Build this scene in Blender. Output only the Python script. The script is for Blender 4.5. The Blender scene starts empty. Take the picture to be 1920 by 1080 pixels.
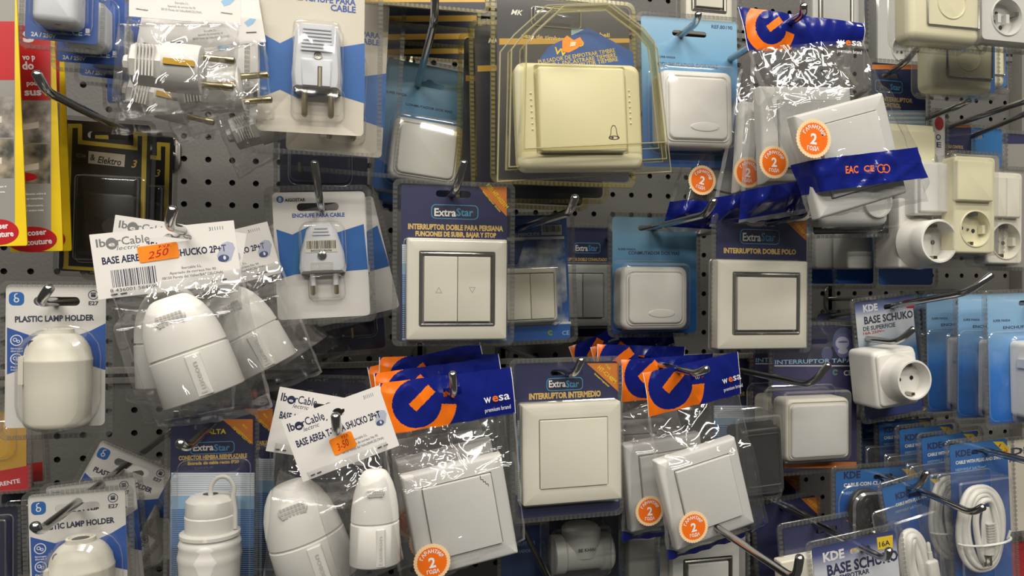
import bpy, math, random
from mathutils import Vector, Matrix, Euler, noise
from mathutils.geometry import tessellate_polygon
# ---------------------------------------------------------------- camera, world, lights, exposure
SC = bpy.context.scene
COL = SC.collection
TH = math.radians(12.5); FPX = 1300.0; CAMD = 0.824      # yaw against the wall, focal length in px, distance to the pegboard
cam_data = bpy.data.cameras.new('camera'); cam = bpy.data.objects.new('camera', cam_data); COL.objects.link(cam)
cam.location = (0, -CAMD, 0); cam.rotation_euler = (math.pi/2, 0, -TH)
cam_data.sensor_width = 36; cam_data.lens = FPX/1920*36; cam_data.clip_start = 0.01
SC.camera = cam
world = bpy.data.worlds.new('world'); SC.world = world; world.use_nodes = True
world.node_tree.nodes['Background'].inputs[0].default_value = (1.0, 0.95, 0.88, 1)
world.node_tree.nodes['Background'].inputs[1].default_value = 0.07
def ceiling_lamp(x, y, z, lx, ly, watts, tilt=0):
    l = bpy.data.lights.new('ceiling_light', 'AREA'); l.shape = 'RECTANGLE'; l.size = lx; l.size_y = ly
    l.energy = watts; l.color = (1.0, 0.945, 0.86)
    o = bpy.data.objects.new('ceiling_light', l); COL.objects.link(o); o.location = (x, y, z); o.rotation_euler = (tilt, 0, 0)
for (x, y, z, lx, ly, w) in ((-0.75, -0.85, 1.30, 1.2, 0.10, 13), (0.75, -0.85, 1.30, 1.2, 0.10, 12),
                             (-0.8, -1.60, 1.45, 1.2, 0.12, 13), (0.8, -1.60, 1.45, 1.2, 0.12, 12),
                             (-0.9, -2.80, 1.45, 1.2, 0.12, 22), (0.7, -2.80, 1.45, 1.2, 0.12, 20)):
    ceiling_lamp(x, y, z, lx, ly, w, math.radians(25) if y < -1.3 else math.radians(12))
vs = SC.view_settings; vs.view_transform = 'Standard'; vs.look = 'None'; vs.gamma = 1; vs.use_curve_mapping = False; vs.exposure = 0.14
cy = SC.cycles; cy.max_bounces = 8; cy.diffuse_bounces = 3; cy.glossy_bounces = 3; cy.transmission_bounces = 2; cy.transparent_max_bounces = 40
cy.caustics_reflective = False; cy.caustics_refractive = False; cy.sample_clamp_indirect = 3
# ---------------------------------------------------------------- photo geometry
FW = Vector((math.sin(TH), math.cos(TH), 0)); RT = Vector((math.cos(TH), -math.sin(TH), 0)); UP = Vector((0, 0, 1)); CAM = Vector((0, -CAMD, 0))
def ray(px, py): return FW + RT*((px-960)/FPX) + UP*((540-py)/FPX)
def P(px, py, out):                                   # world point seen at that place, `out` metres in front of the pegboard
    r = ray(px, py); return CAM + r*((CAMD-out)/r.y)
def proj(p):
    q = p-CAM; z = q.dot(FW); return (960+FPX*q.dot(RT)/z, 540-FPX*q.z/z)
# ---------------------------------------------------------------- materials
def lin(c):
    c /= 255.0; return c/12.92 if c <= 0.04045 else ((c+0.055)/1.055)**2.4
def rgb(*c): return (lin(c[0]), lin(c[1]), lin(c[2]), 1)
MATS = {}
def new_mat(name):
    m = bpy.data.materials.new(name); m.use_nodes = True; MATS[name] = m; return m, m.node_tree, m.node_tree.nodes['Principled BSDF']
def flat(name, col, rough=0.4, metal=0.0, spec=0.5, bump=0.0, bscale=60, coat=0.0):
    m, nt, b = new_mat(name)
    b.inputs['Base Color'].default_value = rgb(*col); b.inputs['Roughness'].default_value = rough
    b.inputs['Metallic'].default_value = metal; b.inputs['Specular IOR Level'].default_value = spec
    if coat: b.inputs['Coat Weight'].default_value = coat
    n = nt.nodes.new('ShaderNodeTexNoise'); n.inputs['Scale'].default_value = bscale
    tc = nt.nodes.new('ShaderNodeTexCoord'); nt.links.new(tc.outputs['Object'], n.inputs['Vector'])
    if bump:
        bp = nt.nodes.new('ShaderNodeBump'); bp.inputs['Strength'].default_value = bump; bp.inputs['Distance'].default_value = 0.002
        nt.links.new(n.outputs[0], bp.inputs['Height']); nt.links.new(bp.outputs[0], b.inputs['Normal'])
    else:
        mr = nt.nodes.new('ShaderNodeMapRange'); mr.inputs['To Min'].default_value = max(0, rough-0.06); mr.inputs['To Max'].default_value = rough+0.06
        nt.links.new(n.outputs[0], mr.inputs['Value']); nt.links.new(mr.outputs[0], b.inputs['Roughness'])
    return m
def grad(name, stops, rough=0.35, scale=None, cols=None):
    """printed vertical colour run of a card (bottom to top of the sheet)"""
    m, nt, b = new_mat(name); b.inputs['Roughness'].default_value = rough
    tc = nt.nodes.new('ShaderNodeTexCoord'); sp = nt.nodes.new('ShaderNodeSeparateXYZ'); cr = nt.nodes.new('ShaderNodeValToRGB')
    nt.links.new(tc.outputs['Generated'], sp.inputs[0]); nt.links.new(sp.outputs[2], cr.inputs[0]); nt.links.new(cr.outputs[0], b.inputs['Base Color'])
    el = cr.color_ramp.elements
    while len(el) < len(stops): el.new(0.5)
    for e, (p, c) in zip(el, stops): e.position = p; e.color = rgb(*c)
    return m
def printed_noise(name, c0, c1, scale, rough=0.4, lo=0.4, hi=0.6):
    m, nt, b = new_mat(name); b.inputs['Roughness'].default_value = rough
    tc = nt.nodes.new('ShaderNodeTexCoord'); n = nt.nodes.new('ShaderNodeTexNoise'); n.inputs['Scale'].default_value = scale; n.inputs['Detail'].default_value = 6
    cr = nt.nodes.new('ShaderNodeValToRGB'); cr.color_ramp.elements[0].position = lo; cr.color_ramp.elements[1].position = hi
    cr.color_ramp.elements[0].color = rgb(*c0); cr.color_ramp.elements[1].color = rgb(*c1)
    nt.links.new(tc.outputs['Object'], n.inputs['Vector']); nt.links.new(n.outputs[0], cr.inputs[0]); nt.links.new(cr.outputs[0], b.inputs['Base Color'])
    return m
def clear(name, tint, f0=0.045, f1=0.55, rough=0.06, haze=0.03, bump=0.0, bscale=30, hazecol=(0.8, 0.8, 0.78, 1)):
    m = bpy.data.materials.new(name); m.use_nodes = True; MATS[name] = m; nt = m.node_tree; nt.nodes.clear()
    N = nt.nodes.new; out = N('ShaderNodeOutputMaterial'); tr = N('ShaderNodeBsdfTransparent'); gl = N('ShaderNodeBsdfGlossy'); df = N('ShaderNodeBsdfDiffuse')
    tr.inputs[0].default_value = tint+(1,); gl.inputs['Roughness'].default_value = rough; df.inputs[0].default_value = hazecol
    lw = N('ShaderNodeLayerWeight'); lw.inputs['Blend'].default_value = 0.5
    pw = N('ShaderNodeMath'); pw.operation = 'POWER'; pw.inputs[1].default_value = 4.0; nt.links.new(lw.outputs['Facing'], pw.inputs[0])
    mr = N('ShaderNodeMapRange'); mr.inputs['To Min'].default_value = f0; mr.inputs['To Max'].default_value = f1; nt.links.new(pw.outputs[0], mr.inputs['Value'])
    m1 = N('ShaderNodeMixShader'); m1.inputs[0].default_value = haze; nt.links.new(tr.outputs[0], m1.inputs[1]); nt.links.new(df.outputs[0], m1.inputs[2])
    m2 = N('ShaderNodeMixShader'); nt.links.new(mr.outputs[0], m2.inputs[0]); nt.links.new(m1.outputs[0], m2.inputs[1]); nt.links.new(gl.outputs[0], m2.inputs[2])
    nt.links.new(m2.outputs[0], out.inputs[0])
    if bump:
        tc = N('ShaderNodeTexCoord'); n = N('ShaderNodeTexNoise'); n.inputs['Scale'].default_value = bscale; n.inputs['Detail'].default_value = 1.5
        nt.links.new(tc.outputs['Object'], n.inputs['Vector']); bp = N('ShaderNodeBump'); bp.inputs['Strength'].default_value = bump; bp.inputs['Distance'].default_value = 0.004
        nt.links.new(n.outputs[0], bp.inputs['Height']); nt.links.new(bp.outputs[0], gl.inputs['Normal']); nt.links.new(bp.outputs[0], lw.inputs['Normal'])
    return m
flat('white', (226, 224, 217), 0.34); flat('white2', (212, 211, 206), 0.4); flat('cream', (226, 220, 186), 0.34); flat('ivory', (226, 222, 206), 0.36)
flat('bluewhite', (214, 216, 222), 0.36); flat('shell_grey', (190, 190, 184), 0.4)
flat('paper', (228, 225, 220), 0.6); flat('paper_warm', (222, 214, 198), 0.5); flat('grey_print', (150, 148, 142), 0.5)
flat('navy', (24, 31, 82), 0.36); flat('deepnavy', (22, 26, 58), 0.4); flat('wesa_blue', (20, 32, 118), 0.16); flat('wesa_orange', (246, 120, 22), 0.25)
flat('orange', (222, 128, 34), 0.4); flat('orange_hi', (255, 140, 20), 0.5); flat('sticker_rim', (244, 208, 160), 0.4); flat('sticker', (240, 112, 24), 0.35)
flat('lavender', (176, 180, 200), 0.5); flat('slate', (70, 82, 120), 0.5); flat('cyan', (70, 150, 200), 0.4); flat('gold', (222, 186, 104), 0.4); flat('yellow', (244, 208, 20), 0.4); flat('bright_yellow', (232, 204, 70), 0.4); flat('amber', (236, 186, 66), 0.4); flat('mustard', (198, 152, 50), 0.45)
flat('aig_blue', (22, 100, 180), 0.36); flat('aig_blue2', (34, 84, 168), 0.36); flat('ink', (30, 36, 72), 0.6); flat('black', (18, 18, 20), 0.45)
flat('red', (190, 24, 32), 0.4); flat('white_ink', (235, 235, 235), 0.5); flat('dark_grey', (62, 62, 62), 0.5); flat('grey_ink', (120, 120, 120), 0.6)
flat('kde_blue', (24, 92, 176), 0.36); flat('kde_deep', (22, 60, 120), 0.4); flat('teal_green', (90, 140, 110), 0.5); flat('lightblue', (150, 190, 222), 0.45)
flat('blue_card', (20, 110, 176), 0.4); flat('purple_print', (52, 46, 98), 0.5); flat('green_dot', (120, 150, 40), 0.5); flat('grey_photo', (150, 146, 140), 0.5); flat('violet_photo', (96, 92, 150), 0.6)
flat('chrome', (178, 178, 176), 0.16, 1.0); flat('steel', (150, 148, 140), 0.28, 1.0); flat('brass', (196, 184, 146), 0.26, 1.0); flat('board', (90, 88, 84), 0.6, bump=0.15, bscale=300)
flat('dark_void', (14, 14, 14), 0.9); flat('rail', (118, 115, 108), 0.5); flat('smoke_black', (30, 29, 28), 0.3)
flat('gold_contact', (190, 150, 50), 0.3, 0.8); flat('blue_line', (70, 120, 190), 0.4); flat('emboss', (196, 194, 188), 0.45)
clear('clear', (0.95, 0.95, 0.945), 0.05, 0.6, 0.07, 0.035); clear('flange', (0.80, 0.80, 0.79), 0.06, 0.5, 0.12, 0.06)
clear('edge_glint', (0.96, 0.96, 0.96), 0.14, 0.6, 0.12, 0.14); clear('edge_glint_yellow', (0.95, 0.93, 0.80), 0.2, 0.6, 0.14, 0.35, hazecol=(0.9, 0.85, 0.6, 1)); clear('film_edge', (0.95, 0.95, 0.95), 0.16, 0.4, 0.14, 0.22)  # first two put edge highlights into the colour as pale haze
clear('clear_yellow', (0.97, 0.96, 0.885), 0.06, 0.6, 0.08, 0.03, hazecol=(0.78, 0.72, 0.42, 1)); clear('flange_yellow', (0.84, 0.80, 0.58), 0.06, 0.5, 0.12, 0.13, hazecol=(0.72, 0.66, 0.36, 1))
clear('film', (0.975, 0.975, 0.975), 0.10, 0.30, 0.07, 0.015, 0.25, 30); clear('film_back', (0.97, 0.97, 0.97), 0.04, 0.25, 0.2, 0.02, 0.4, 40)
clear('smoke', (0.85, 0.84, 0.81), 0.06, 0.5, 0.1, 0.04, hazecol=(0.3, 0.3, 0.28, 1)); clear('dome_lens', (0.97, 0.97, 0.97), 0.05, 0.5, 0.05, 0.02)
grad('sky_card', ((0.0, (14, 96, 180)), (0.35, (20, 112, 190)), (0.7, (110, 172, 214)), (1.0, (150, 196, 224))))
grad('sky_card2', ((0.0, (20, 104, 196)), (0.4, (30, 118, 204)), (0.75, (136, 186, 228)), (1.0, (158, 200, 232))))
grad('stripe_card', ((0.0, (24, 30, 74)), (0.12, (18, 60, 130)), (0.5, (34, 110, 180)), (0.66, (150, 178, 200)), (0.7, (176, 190, 200))))
grad('kde_cable_card', ((0.0, (20, 104, 180)), (0.3, (16, 76, 170)), (0.75, (20, 84, 164)), (1.0, (30, 108, 176))))
grad('kde_base_card', ((0.0, (40, 60, 130)), (0.55, (30, 100, 150)), (0.7, (196, 204, 212)), (0.86, (222, 224, 226)), (0.93, (120, 136, 180)), (1.0, (36, 48, 110))))
grad('kde_base_two', ((0.0, (90, 110, 160)), (0.4, (215, 220, 226)), (0.75, (210, 214, 224)), (0.92, (60, 74, 136)), (1.0, (40, 52, 112))))
printed_noise('cloud_print', (20, 84, 160), (206, 216, 226), 40); printed_noise('fabric_print', (96, 92, 88), (176, 168, 158), 70)
printed_noise('photo_print', (70, 72, 66), (190, 176, 150), 45); printed_noise('dark_fabric', (16, 16, 16), (70, 70, 68), 35, 0.4, 0.45, 0.65)
# ---------------------------------------------------------------- mesh builder (local px units: u right, v up, d towards the viewer)
FONTCACHE = {}
def glyphs(s, bold, shear):
    key = (s, bold, shear)
    if key not in FONTCACHE:
        fc = bpy.data.curves.new('lettering', 'FONT'); fc.body = s; fc.size = 1; fc.resolution_u = 2; fc.offset = bold; fc.shear = shear
        ob = bpy.data.objects.new('lettering', fc); me = ob.to_mesh()
        vs_ = [(v.co.x, v.co.y) for v in me.vertices]; fs = [tuple(p.vertices) for p in me.polygons]
        ob.to_mesh_clear(); bpy.data.objects.remove(ob); bpy.data.curves.remove(fc)
        FONTCACHE[key] = (vs_, fs)
    return FONTCACHE[key]
def rr(cu, cv, w, h, r, n=4, rot=0):
    r = max(0.01, min(r, w/2-0.01, h/2-0.01)); pts = []
    for (sx, sy, a0) in ((1, 1, 0), (-1, 1, 90), (-1, -1, 180), (1, -1, 270)):
        for i in range(n+1):
            a = math.radians(a0+90*i/n); pts.append((sx*(w/2-r)+r*math.cos(a), sy*(h/2-r)+r*math.sin(a)))
    c, s = math.cos(math.radians(rot)), math.sin(math.radians(rot))
    return [(cu+x*c-y*s, cv+x*s+y*c) for x, y in pts]
def circ(cu, cv, r, n=24, ry=None): 
    ry = r if ry is None else ry
    return [(cu+r*math.cos(2*math.pi*i/n), cv+ry*math.sin(2*math.pi*i/n)) for i in range(n)]
class MB:
    def __init__(s, it): s.it = it; s.v = []; s.f = []; s.m = []; s.mats = []
    def mi(s, name):
        if name not in s.mats: s.mats.append(name)
        return s.mats.index(name)
    def add(s, vs_, fs, mat):
        b = len(s.v); s.v += vs_; k = s.mi(mat)
        for f in fs: s.f.append(tuple(i+b for i in f)); s.m.append(k)
    def poly(s, pts, d, mat, holes=()):
        loops = [pts]+list(holes); allp = [p for l in loops for p in l]
        if not holes and len(pts) == 4: tris = [(0, 1, 2, 3)]
        else: tris = tessellate_polygon([[Vector((x, y, 0)) for x, y in l] for l in loops])
        fs = []
        for t in tris:
            (x0, y0), (x1, y1), (x2, y2) = allp[t[0]], allp[t[1]], allp[t[2]]
            fs.append(tuple(t) if (x1-x0)*(y2-y0)-(x2-x0)*(y1-y0) > 0 else tuple(reversed(t)))
        s.add([(x, y, d) for x, y in allp], fs, mat)
    def wall(s, pts, d0, d1, mat):
        n = len(pts); s.add([(x, y, d0) for x, y in pts]+[(x, y, d1) for x, y in pts], [(i, (i+1) % n, n+(i+1) % n, n+i) for i in range(n)], mat)
    def slab(s, pts, d0, d1, mat, holes=(), back=None):
        s.poly(pts, d1, mat, holes); s.poly(pts, d0, back or mat, holes); s.wall(pts, d0, d1, mat)
        for h in holes: s.wall(h, d0, d1, mat)
    def loft(s, rings, mat, cap0=False, cap1=True, closed=True):
        n = len(rings[0]); vs_ = [p for r in rings for p in r]; fs = []
        for k in range(len(rings)-1):
            for i in range(n if closed else n-1):
                j = (i+1) % n; fs.append((k*n+i, k*n+j, (k+1)*n+j, (k+1)*n+i))
        if cap0: fs.append(tuple(reversed(range(n))))
        if cap1: fs.append(tuple(range((len(rings)-1)*n, len(rings)*n)))
        s.add(vs_, fs, mat)
    def plate(s, R, r, d0, d1, bev, mat, n=5, rot=0, cap0=False, cap1=True, draft=0, steps=3):
        """rounded-corner body from d0 to d1 with a rounded front edge"""
        cu, cv, w, h = R; rings = [(0, d0), (draft, d1-bev)]
        for i in range(1, steps+1):
            a = math.pi/2*i/steps; rings.append((draft+bev*(1-math.cos(a)), d1-bev+bev*math.sin(a)))
        s.loft([[(x, y, d) for x, y in rr(cu, cv, w-2*i, h-2*i, max(0.5, r-i), n, rot)] for i, d in rings], mat, cap0, cap1)
    def ring(s, R, r, t, d0, d1, mat, rot=0, n=5):
        """raised rectangular bead"""
        cu, cv, w, h = R
        L = [[(x, y, d) for x, y in rr(cu, cv, w-2*i, h-2*i, max(0.5, r-i), n, rot)] for i, d in ((0, d0), (t*0.2, d1*0.8+d0*0.2), (t*0.5, d1), (t*0.8, d1*0.8+d0*0.2), (t, d0))]
        s.loft(L, mat, False, False)
    def tube(s, pts, r, mat, n=10, caps=True, squash=None):
        pts = [Vector(p) for p in pts]; rings = []; up = Vector((0.13, 0.31, 0.94)); 
        rs = r if isinstance(r, (list, tuple)) else [r]*len(pts)
        t = (pts[1]-pts[0]).normalized(); a = t.cross(up).normalized()
        for i, p in enumerate(pts):
            t = (pts[min(i+1, len(pts)-1)]-pts[max(i-1, 0)]).normalized(); a = (a-t*a.dot(t)).normalized(); b = t.cross(a)
            rings.append([tuple(p+(a*math.cos(2*math.pi*k/n)+b*math.sin(2*math.pi*k/n))*rs[i]) for k in range(n)])
        s.loft(rings, mat, caps, caps)
    def lathe(s, c, dc, ang, prof, mat, n=28, flatk=1.0, cap0=True, cap1=True):
        """solid of revolution about an axis lying in the card plane; prof = (t along axis, radius); ang: axis turn in degrees (0 = up)"""
        ca, sa = math.cos(math.radians(ang)), math.sin(math.radians(ang)); rings = []
        for t, r in prof:
            rg = []
            for k in range(n):
                a = -2*math.pi*k/n; x = r*math.cos(a); d = r*math.sin(a)*flatk
                rg.append((c[0]+x*ca-t*sa, c[1]+x*sa+t*ca, dc+d))
            rings.append(rg)
        s.loft(rings, mat, cap0, cap1)
    def lathe_d(s, c, prof, mat, n=32, ry=1.0, cap0=False, cap1=False):
        """solid of revolution about the viewing axis; prof = (radius, d)"""
        s.loft([[(x, y, d) for x, y in circ(c[0], c[1], r, n, r*ry)] for r, d in prof], mat, cap0, cap1)
    def box(s, cu, cv, w, h, d0, d1, mat, rot=0):
        p = rr(cu, cv, w, h, 0.01, 1, rot); p = p[0::2]; s.poly(p, d1, mat); s.wall(p, d0, d1, mat)
    # -- printing; px coordinates are places on the photograph, turned into places on the card by its pose
    def text(s, t, x, y, width, cap, mat, d=None, align='l', bold=0.02, shear=0.0, rot=0, local=False):
        if d is None: d = s.it.face
        gv, gf = glyphs(t, bold, shear)
        if not gv: return
        x0 = min(p[0] for p in gv); x1 = max(p[0] for p in gv); k = s.it.k(d) if not local else 1
        ku = s.it.ku if not local else 1; kv = s.it.kv if not local else 1
        sy = cap/0.73*k*kv; sx = width*k*ku/(x1-x0) if width else cap/0.73*k*ku
        w = (x1-x0)*sx; u0 = {'l': 0, 'c': -w/2, 'r': -w}[align]; c, si = math.cos(math.radians(rot)), math.sin(math.radians(rot))
        cu, cv = (x, y) if local else s.it.c(x, y, d)
        vs_ = []
        for px, py in gv:
            a, b = u0+(px-x0)*sx, py*sy; vs_.append((cu+a*c-b*si, cv+a*si+b*c, d))
        s.add(vs_, gf, mat)
    def arc_text(s, t, c, r, a0, a1, cap, mat, d, bold=0.02):
        n = len(t)
        for i, ch in enumerate(t):
            a = math.radians(a0+(a1-a0)*(i/(n-1) if n > 1 else 0)); s.text(ch, c[0]+r*math.cos(a), c[1]+r*math.sin(a), None, cap, mat, d, 'c', bold, 0, math.degrees(a)-90, local=True)
    def pts(s, lst, d=None):
        d = s.it.face if d is None else d
        return [s.it.c(x, y, d) for x, y in lst]
    def shape(s, lst, mat, d=None):
        d = s.it.face if d is None else d
        s.poly(s.pts(lst, d), d, mat)
    def barcode(s, cu, cv, w, h, d, mat, seed=1, rot=0):
        rnd = random.Random(seed); x = -w/2; c, si = math.cos(math.radians(rot)), math.sin(math.radians(rot))
        while x < w/2:
            b = rnd.choice((0.8, 1.2, 2.0))*w/70; q = [(x, -h/2), (x+b, -h/2), (x+b, h/2), (x, h/2)]
            s.poly([(cu+a*c-e*si, cv+a*si+e*c) for a, e in q], d, mat); x += b+rnd.choice((0.8, 1.4, 2.0))*w/70
    def teeth(s, R, r, m, d, mat, pitch=8.5):
        """crimped rim of a welded blister: short raised ribs across the flange"""
        cu, cv, w, h = R
        for horiz, L in ((True, w-2*r), (False, h-2*r)):
            n = int(L/pitch)
            for i in range(n):
                t = (i+0.5)/n*L-L/2
                for sg in (1, -1):
                    if horiz: s.box(cu+t, cv+sg*(h/2-m/2), pitch*0.55, m*0.8, d, d+2.2, mat)
                    else: s.box(cu+sg*(w/2-m/2), cv+t, m*0.8, pitch*0.55, d, d+2.2, mat)
    def build(s, name, parent, sharp=38):
        it = s.it; k = it.s
        me = bpy.data.meshes.new(name); me.from_pydata([(u*k, -d*k, v*k) for u, v, d in s.v], [], s.f)
        for m in s.mats: me.materials.append(MATS[m])
        me.polygons.foreach_set('material_index', s.m); me.polygons.foreach_set('use_smooth', [True]*len(s.f)); me.update()
        me.set_sharp_from_angle(angle=math.radians(sharp))
        o = bpy.data.objects.new(name, me); COL.objects.link(o); o.parent = parent
        return o
class Item:
    """a thing hanging on the wall: an Empty that parents its parts; (cx, cy) is where it is in the photograph, out its distance from the wall"""
    face = 1.3
    def __init__(s, name, label, cat, cx, cy, out, roll=0, yaw=0, pitch=0, group=None):
        o = bpy.data.objects.new(name, None); COL.objects.link(o); s.o = o; o['label'] = label; o['category'] = cat
        o.empty_display_size = 0.02
        if group: o['group'] = group
        s.set_pose(cx, cy, out, roll, yaw, pitch)
        z = (s.loc-CAM).dot(FW); s.s = z/FPX
        a = proj(s.loc); X = s.mat @ Vector((1, 0, 0)); Z = s.mat @ Vector((0, 0, 1)); e = s.s*20
        bu = proj(s.loc+X*e); bv = proj(s.loc+Z*e)
        s.ku = 20/math.hypot(bu[0]-a[0], bu[1]-a[1]); s.kv = 20/math.hypot(bv[0]-a[0], bv[1]-a[1])
    def set_pose(s, cx, cy, out, roll=0, yaw=0, pitch=0):
        s.loc = P(cx, cy, out); s.out = out
        s.mat = (Matrix.Rotation(math.radians(yaw), 3, 'Z') @ Matrix.Rotation(math.radians(pitch), 3, 'X') @ Matrix.Rotation(-math.radians(roll), 3, 'Y'))
        s.o.location = s.loc; s.o.rotation_euler = s.mat.to_euler()
    def c(s, px, py, d=0):
        """place on the sheet d px in front of the card that shows at that place of the photograph"""
        r = ray(px, py); n = s.mat @ Vector((0, -1, 0)); o = s.loc+n*(d*s.s)
        p = CAM+r*((o-CAM).dot(n)/r.dot(n)); q = s.mat.transposed() @ (p-s.loc)
        return (q.x/s.s, q.z/s.s)
    def k(s, d):
        n = s.mat @ Vector((0, -1, 0)); p = s.loc+n*(d*s.s)
        return (p-CAM).dot(FW)/(s.loc-CAM).dot(FW)
    def R(s, x0, y0, x1, y1, d=0):
        c = s.c((x0+x1)/2, (y0+y1)/2, d); k = s.k(d); return (c[0], c[1], (x1-x0)*s.ku*k, (y1-y0)*s.kv*k)
    def mb(s): return MB(s)
def children(o): return [c for c in ALLKIDS.get(o, [])]
def dup(it, label, dout=0.0, du=0.0, dv=0.0, roll=0.0, yaw=0.0, pitch=0.0, pivot=(0, 0), drop=()):
    """copy of a pack on the same hook: pushed back dout metres along the hook, swung about the hook's hole"""
    src = it.o; r = src.copy(); COL.objects.link(r); r['label'] = label
    m2 = Matrix.Rotation(math.radians(yaw), 3, 'Z') @ Matrix.Rotation(math.radians(pitch), 3, 'X') @ it.mat @ Matrix.Rotation(-math.radians(roll), 3, 'Y')
    pv = Vector((pivot[0]*it.s, 0, pivot[1]*it.s)); hole = it.loc+it.mat @ pv
    r.location = hole+Vector((du*it.s, dout, dv*it.s))-m2 @ pv; r.rotation_euler = m2.to_euler()
    for ch in [o for o in COL.objects if o.parent == src]:
        if ch.name.split('.')[0] in drop: continue
        c = ch.copy(); COL.objects.link(c); c.parent = r
        for g in [o for o in COL.objects if o.parent == ch]:
            d = g.copy(); COL.objects.link(d); d.parent = c
    return r
# ---------------------------------------------------------------- recurring parts
def euro_hole(c, w, h):
    """hang hole: a slot with a rounded bump in the middle"""
    u, v = c; pts = []
    r = h*0.42; b = h*0.62
    for a in range(-90, 91, 30): pts.append((u+w/2-r+r*math.cos(math.radians(a)), v+r*math.sin(math.radians(a))))
    for a in range(20, 161, 20): pts.append((u+b*1.15*math.cos(math.radians(a)), v+r*0.55+b*math.sin(math.radians(a))))
    for a in range(90, 271, 30): pts.append((u-w/2+r+r*math.cos(math.radians(a)), v+r*math.sin(math.radians(a))))
    return pts
def slot_hole(c, w, h, rot=0): return rr(c[0], c[1], w, h, h/2, 5, rot)
def pack_card(it, R, r, mat, hole=None, prints=None, name='card', parent=None, th=1.2):
    mb = it.mb(); mb.slab(rr(*R, r), 0, th, mat, [hole] if hole else [])
    if prints: prints(mb)
    return mb.build(name, parent or it.o)
def blister(it, R, r, hole=None, domes=(), mat='clear', fl='flange', m=7, teeth=True, name='blister_shell', d=2.6):
    """clear shell: flat flange with crimped rim plus one or more raised domes (R, corner radius, height, rim bevel)"""
    mb = it.mb(); mb.poly(rr(*R, r), d, mat, [rr(*D[0], D[1]) for D in domes]+([hole] if hole else []))
    cu, cv, w, h = R
    mb.loft([[(x, y, q) for x, y in rr(cu, cv, w-2*i, h-2*i, r-i*0.5)] for i, q in ((0, d-2.5), (0, d+0.4), (0.8, d+1.3), (m-1, d+1.3), (m, d))], fl, False, False)
    if teeth: mb.teeth(R, r, m, d+1.3, fl)
    for D in domes:
        (cu, cv, w, h), rad, ht, bev = D[:4]; dr = D[4] if len(D) > 4 else 2
        rings = [(0, d), (-1.2, d+0.6), (0.6, d+2), (dr, ht-bev)]+[(dr+bev*(1-math.cos(a)), ht-bev+bev*math.sin(a)) for a in (0.5, 1.0, 1.57)]
        rg = [[(x, y, q) for x, y in rr(cu, cv, w-2*i, h-2*i, max(1, rad-i))] for i, q in rings]; ed = 'edge_glint_yellow' if 'yellow' in mat else 'edge_glint'
        mb.loft(rg[0:3], ed, False, False); mb.loft(rg[2:5], mat, False, False); mb.loft(rg[4:6], ed, False, False); mb.loft(rg[5:], mat, False, True)  # dome rim and bevel bands carry their highlight as paler haze
    return mb.build(name, it.o)
def hook(label, hole, out, ext=None, bend=None, tip=None, r=0.0031, tilt=0.0, group='chrome display hooks'):
    """chrome peg hook: base at the wall, straight through the hang hole, end bent up"""
    A = P(hole[0], hole[1], out)
    if bend is not None:
        q = ray(*bend); K = CAM+q*((A.x-CAM.x)/q.x); K.y = max(K.y, -0.5)
    else:
        K = A+Vector((0, -ext, ext*tilt))
    slope = (K.z-A.z)/max(0.004, A.y-K.y) if bend is not None else tilt
    slope = max(-0.15, min(0.2, slope))
    B = Vector((A.x, -0.001, A.z-slope*(-A.y-0.001)*1.0))
    T = P(tip[0], tip[1], -K.y+0.012) if tip else K+Vector((0, -0.014, 0.022))
    o = bpy.data.objects.new('peg_hook', None); COL.objects.link(o); o.location = B; o['label'] = label; o['category'] = 'hook'; o['group'] = group
    class F: pass
    f = F(); f.s = 1.0; mb = MB(f)
    loc = lambda p: ((p-B).x, (p-B).z, -(p-B).y)
    d0 = (K-B).normalized(); d1 = (T-K).normalized(); cut = min(0.012, (T-K).length*0.45); path = [B, B+(K-B)*0.5, K-d0*cut]
    for t in (0.25, 0.5, 0.75): path.append((K-d0*cut)*(1-t)**2+K*2*t*(1-t)+(K+d1*cut)*t*t)
    path += [K+d1*cut, T-d1*r*0.6]; rad = [r]*len(path)
    for a, b in ((0.35, 0.9), (0.75, 0.62), (0.98, 0.2)): path.append(T-d1*r*(0.6-a*0.6)); rad.append(r*b)
    mb.tube([loc(p) for p in path], rad, 'chrome', 14); mb.build('shaft', o, 60)
    mb = MB(f); mb.plate((0, 0.0, 0.016, 0.036), 0.003, -0.0008, 0.0022, 0.0008, 'steel'); mb.build('back_plate', o)
    return o
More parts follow.
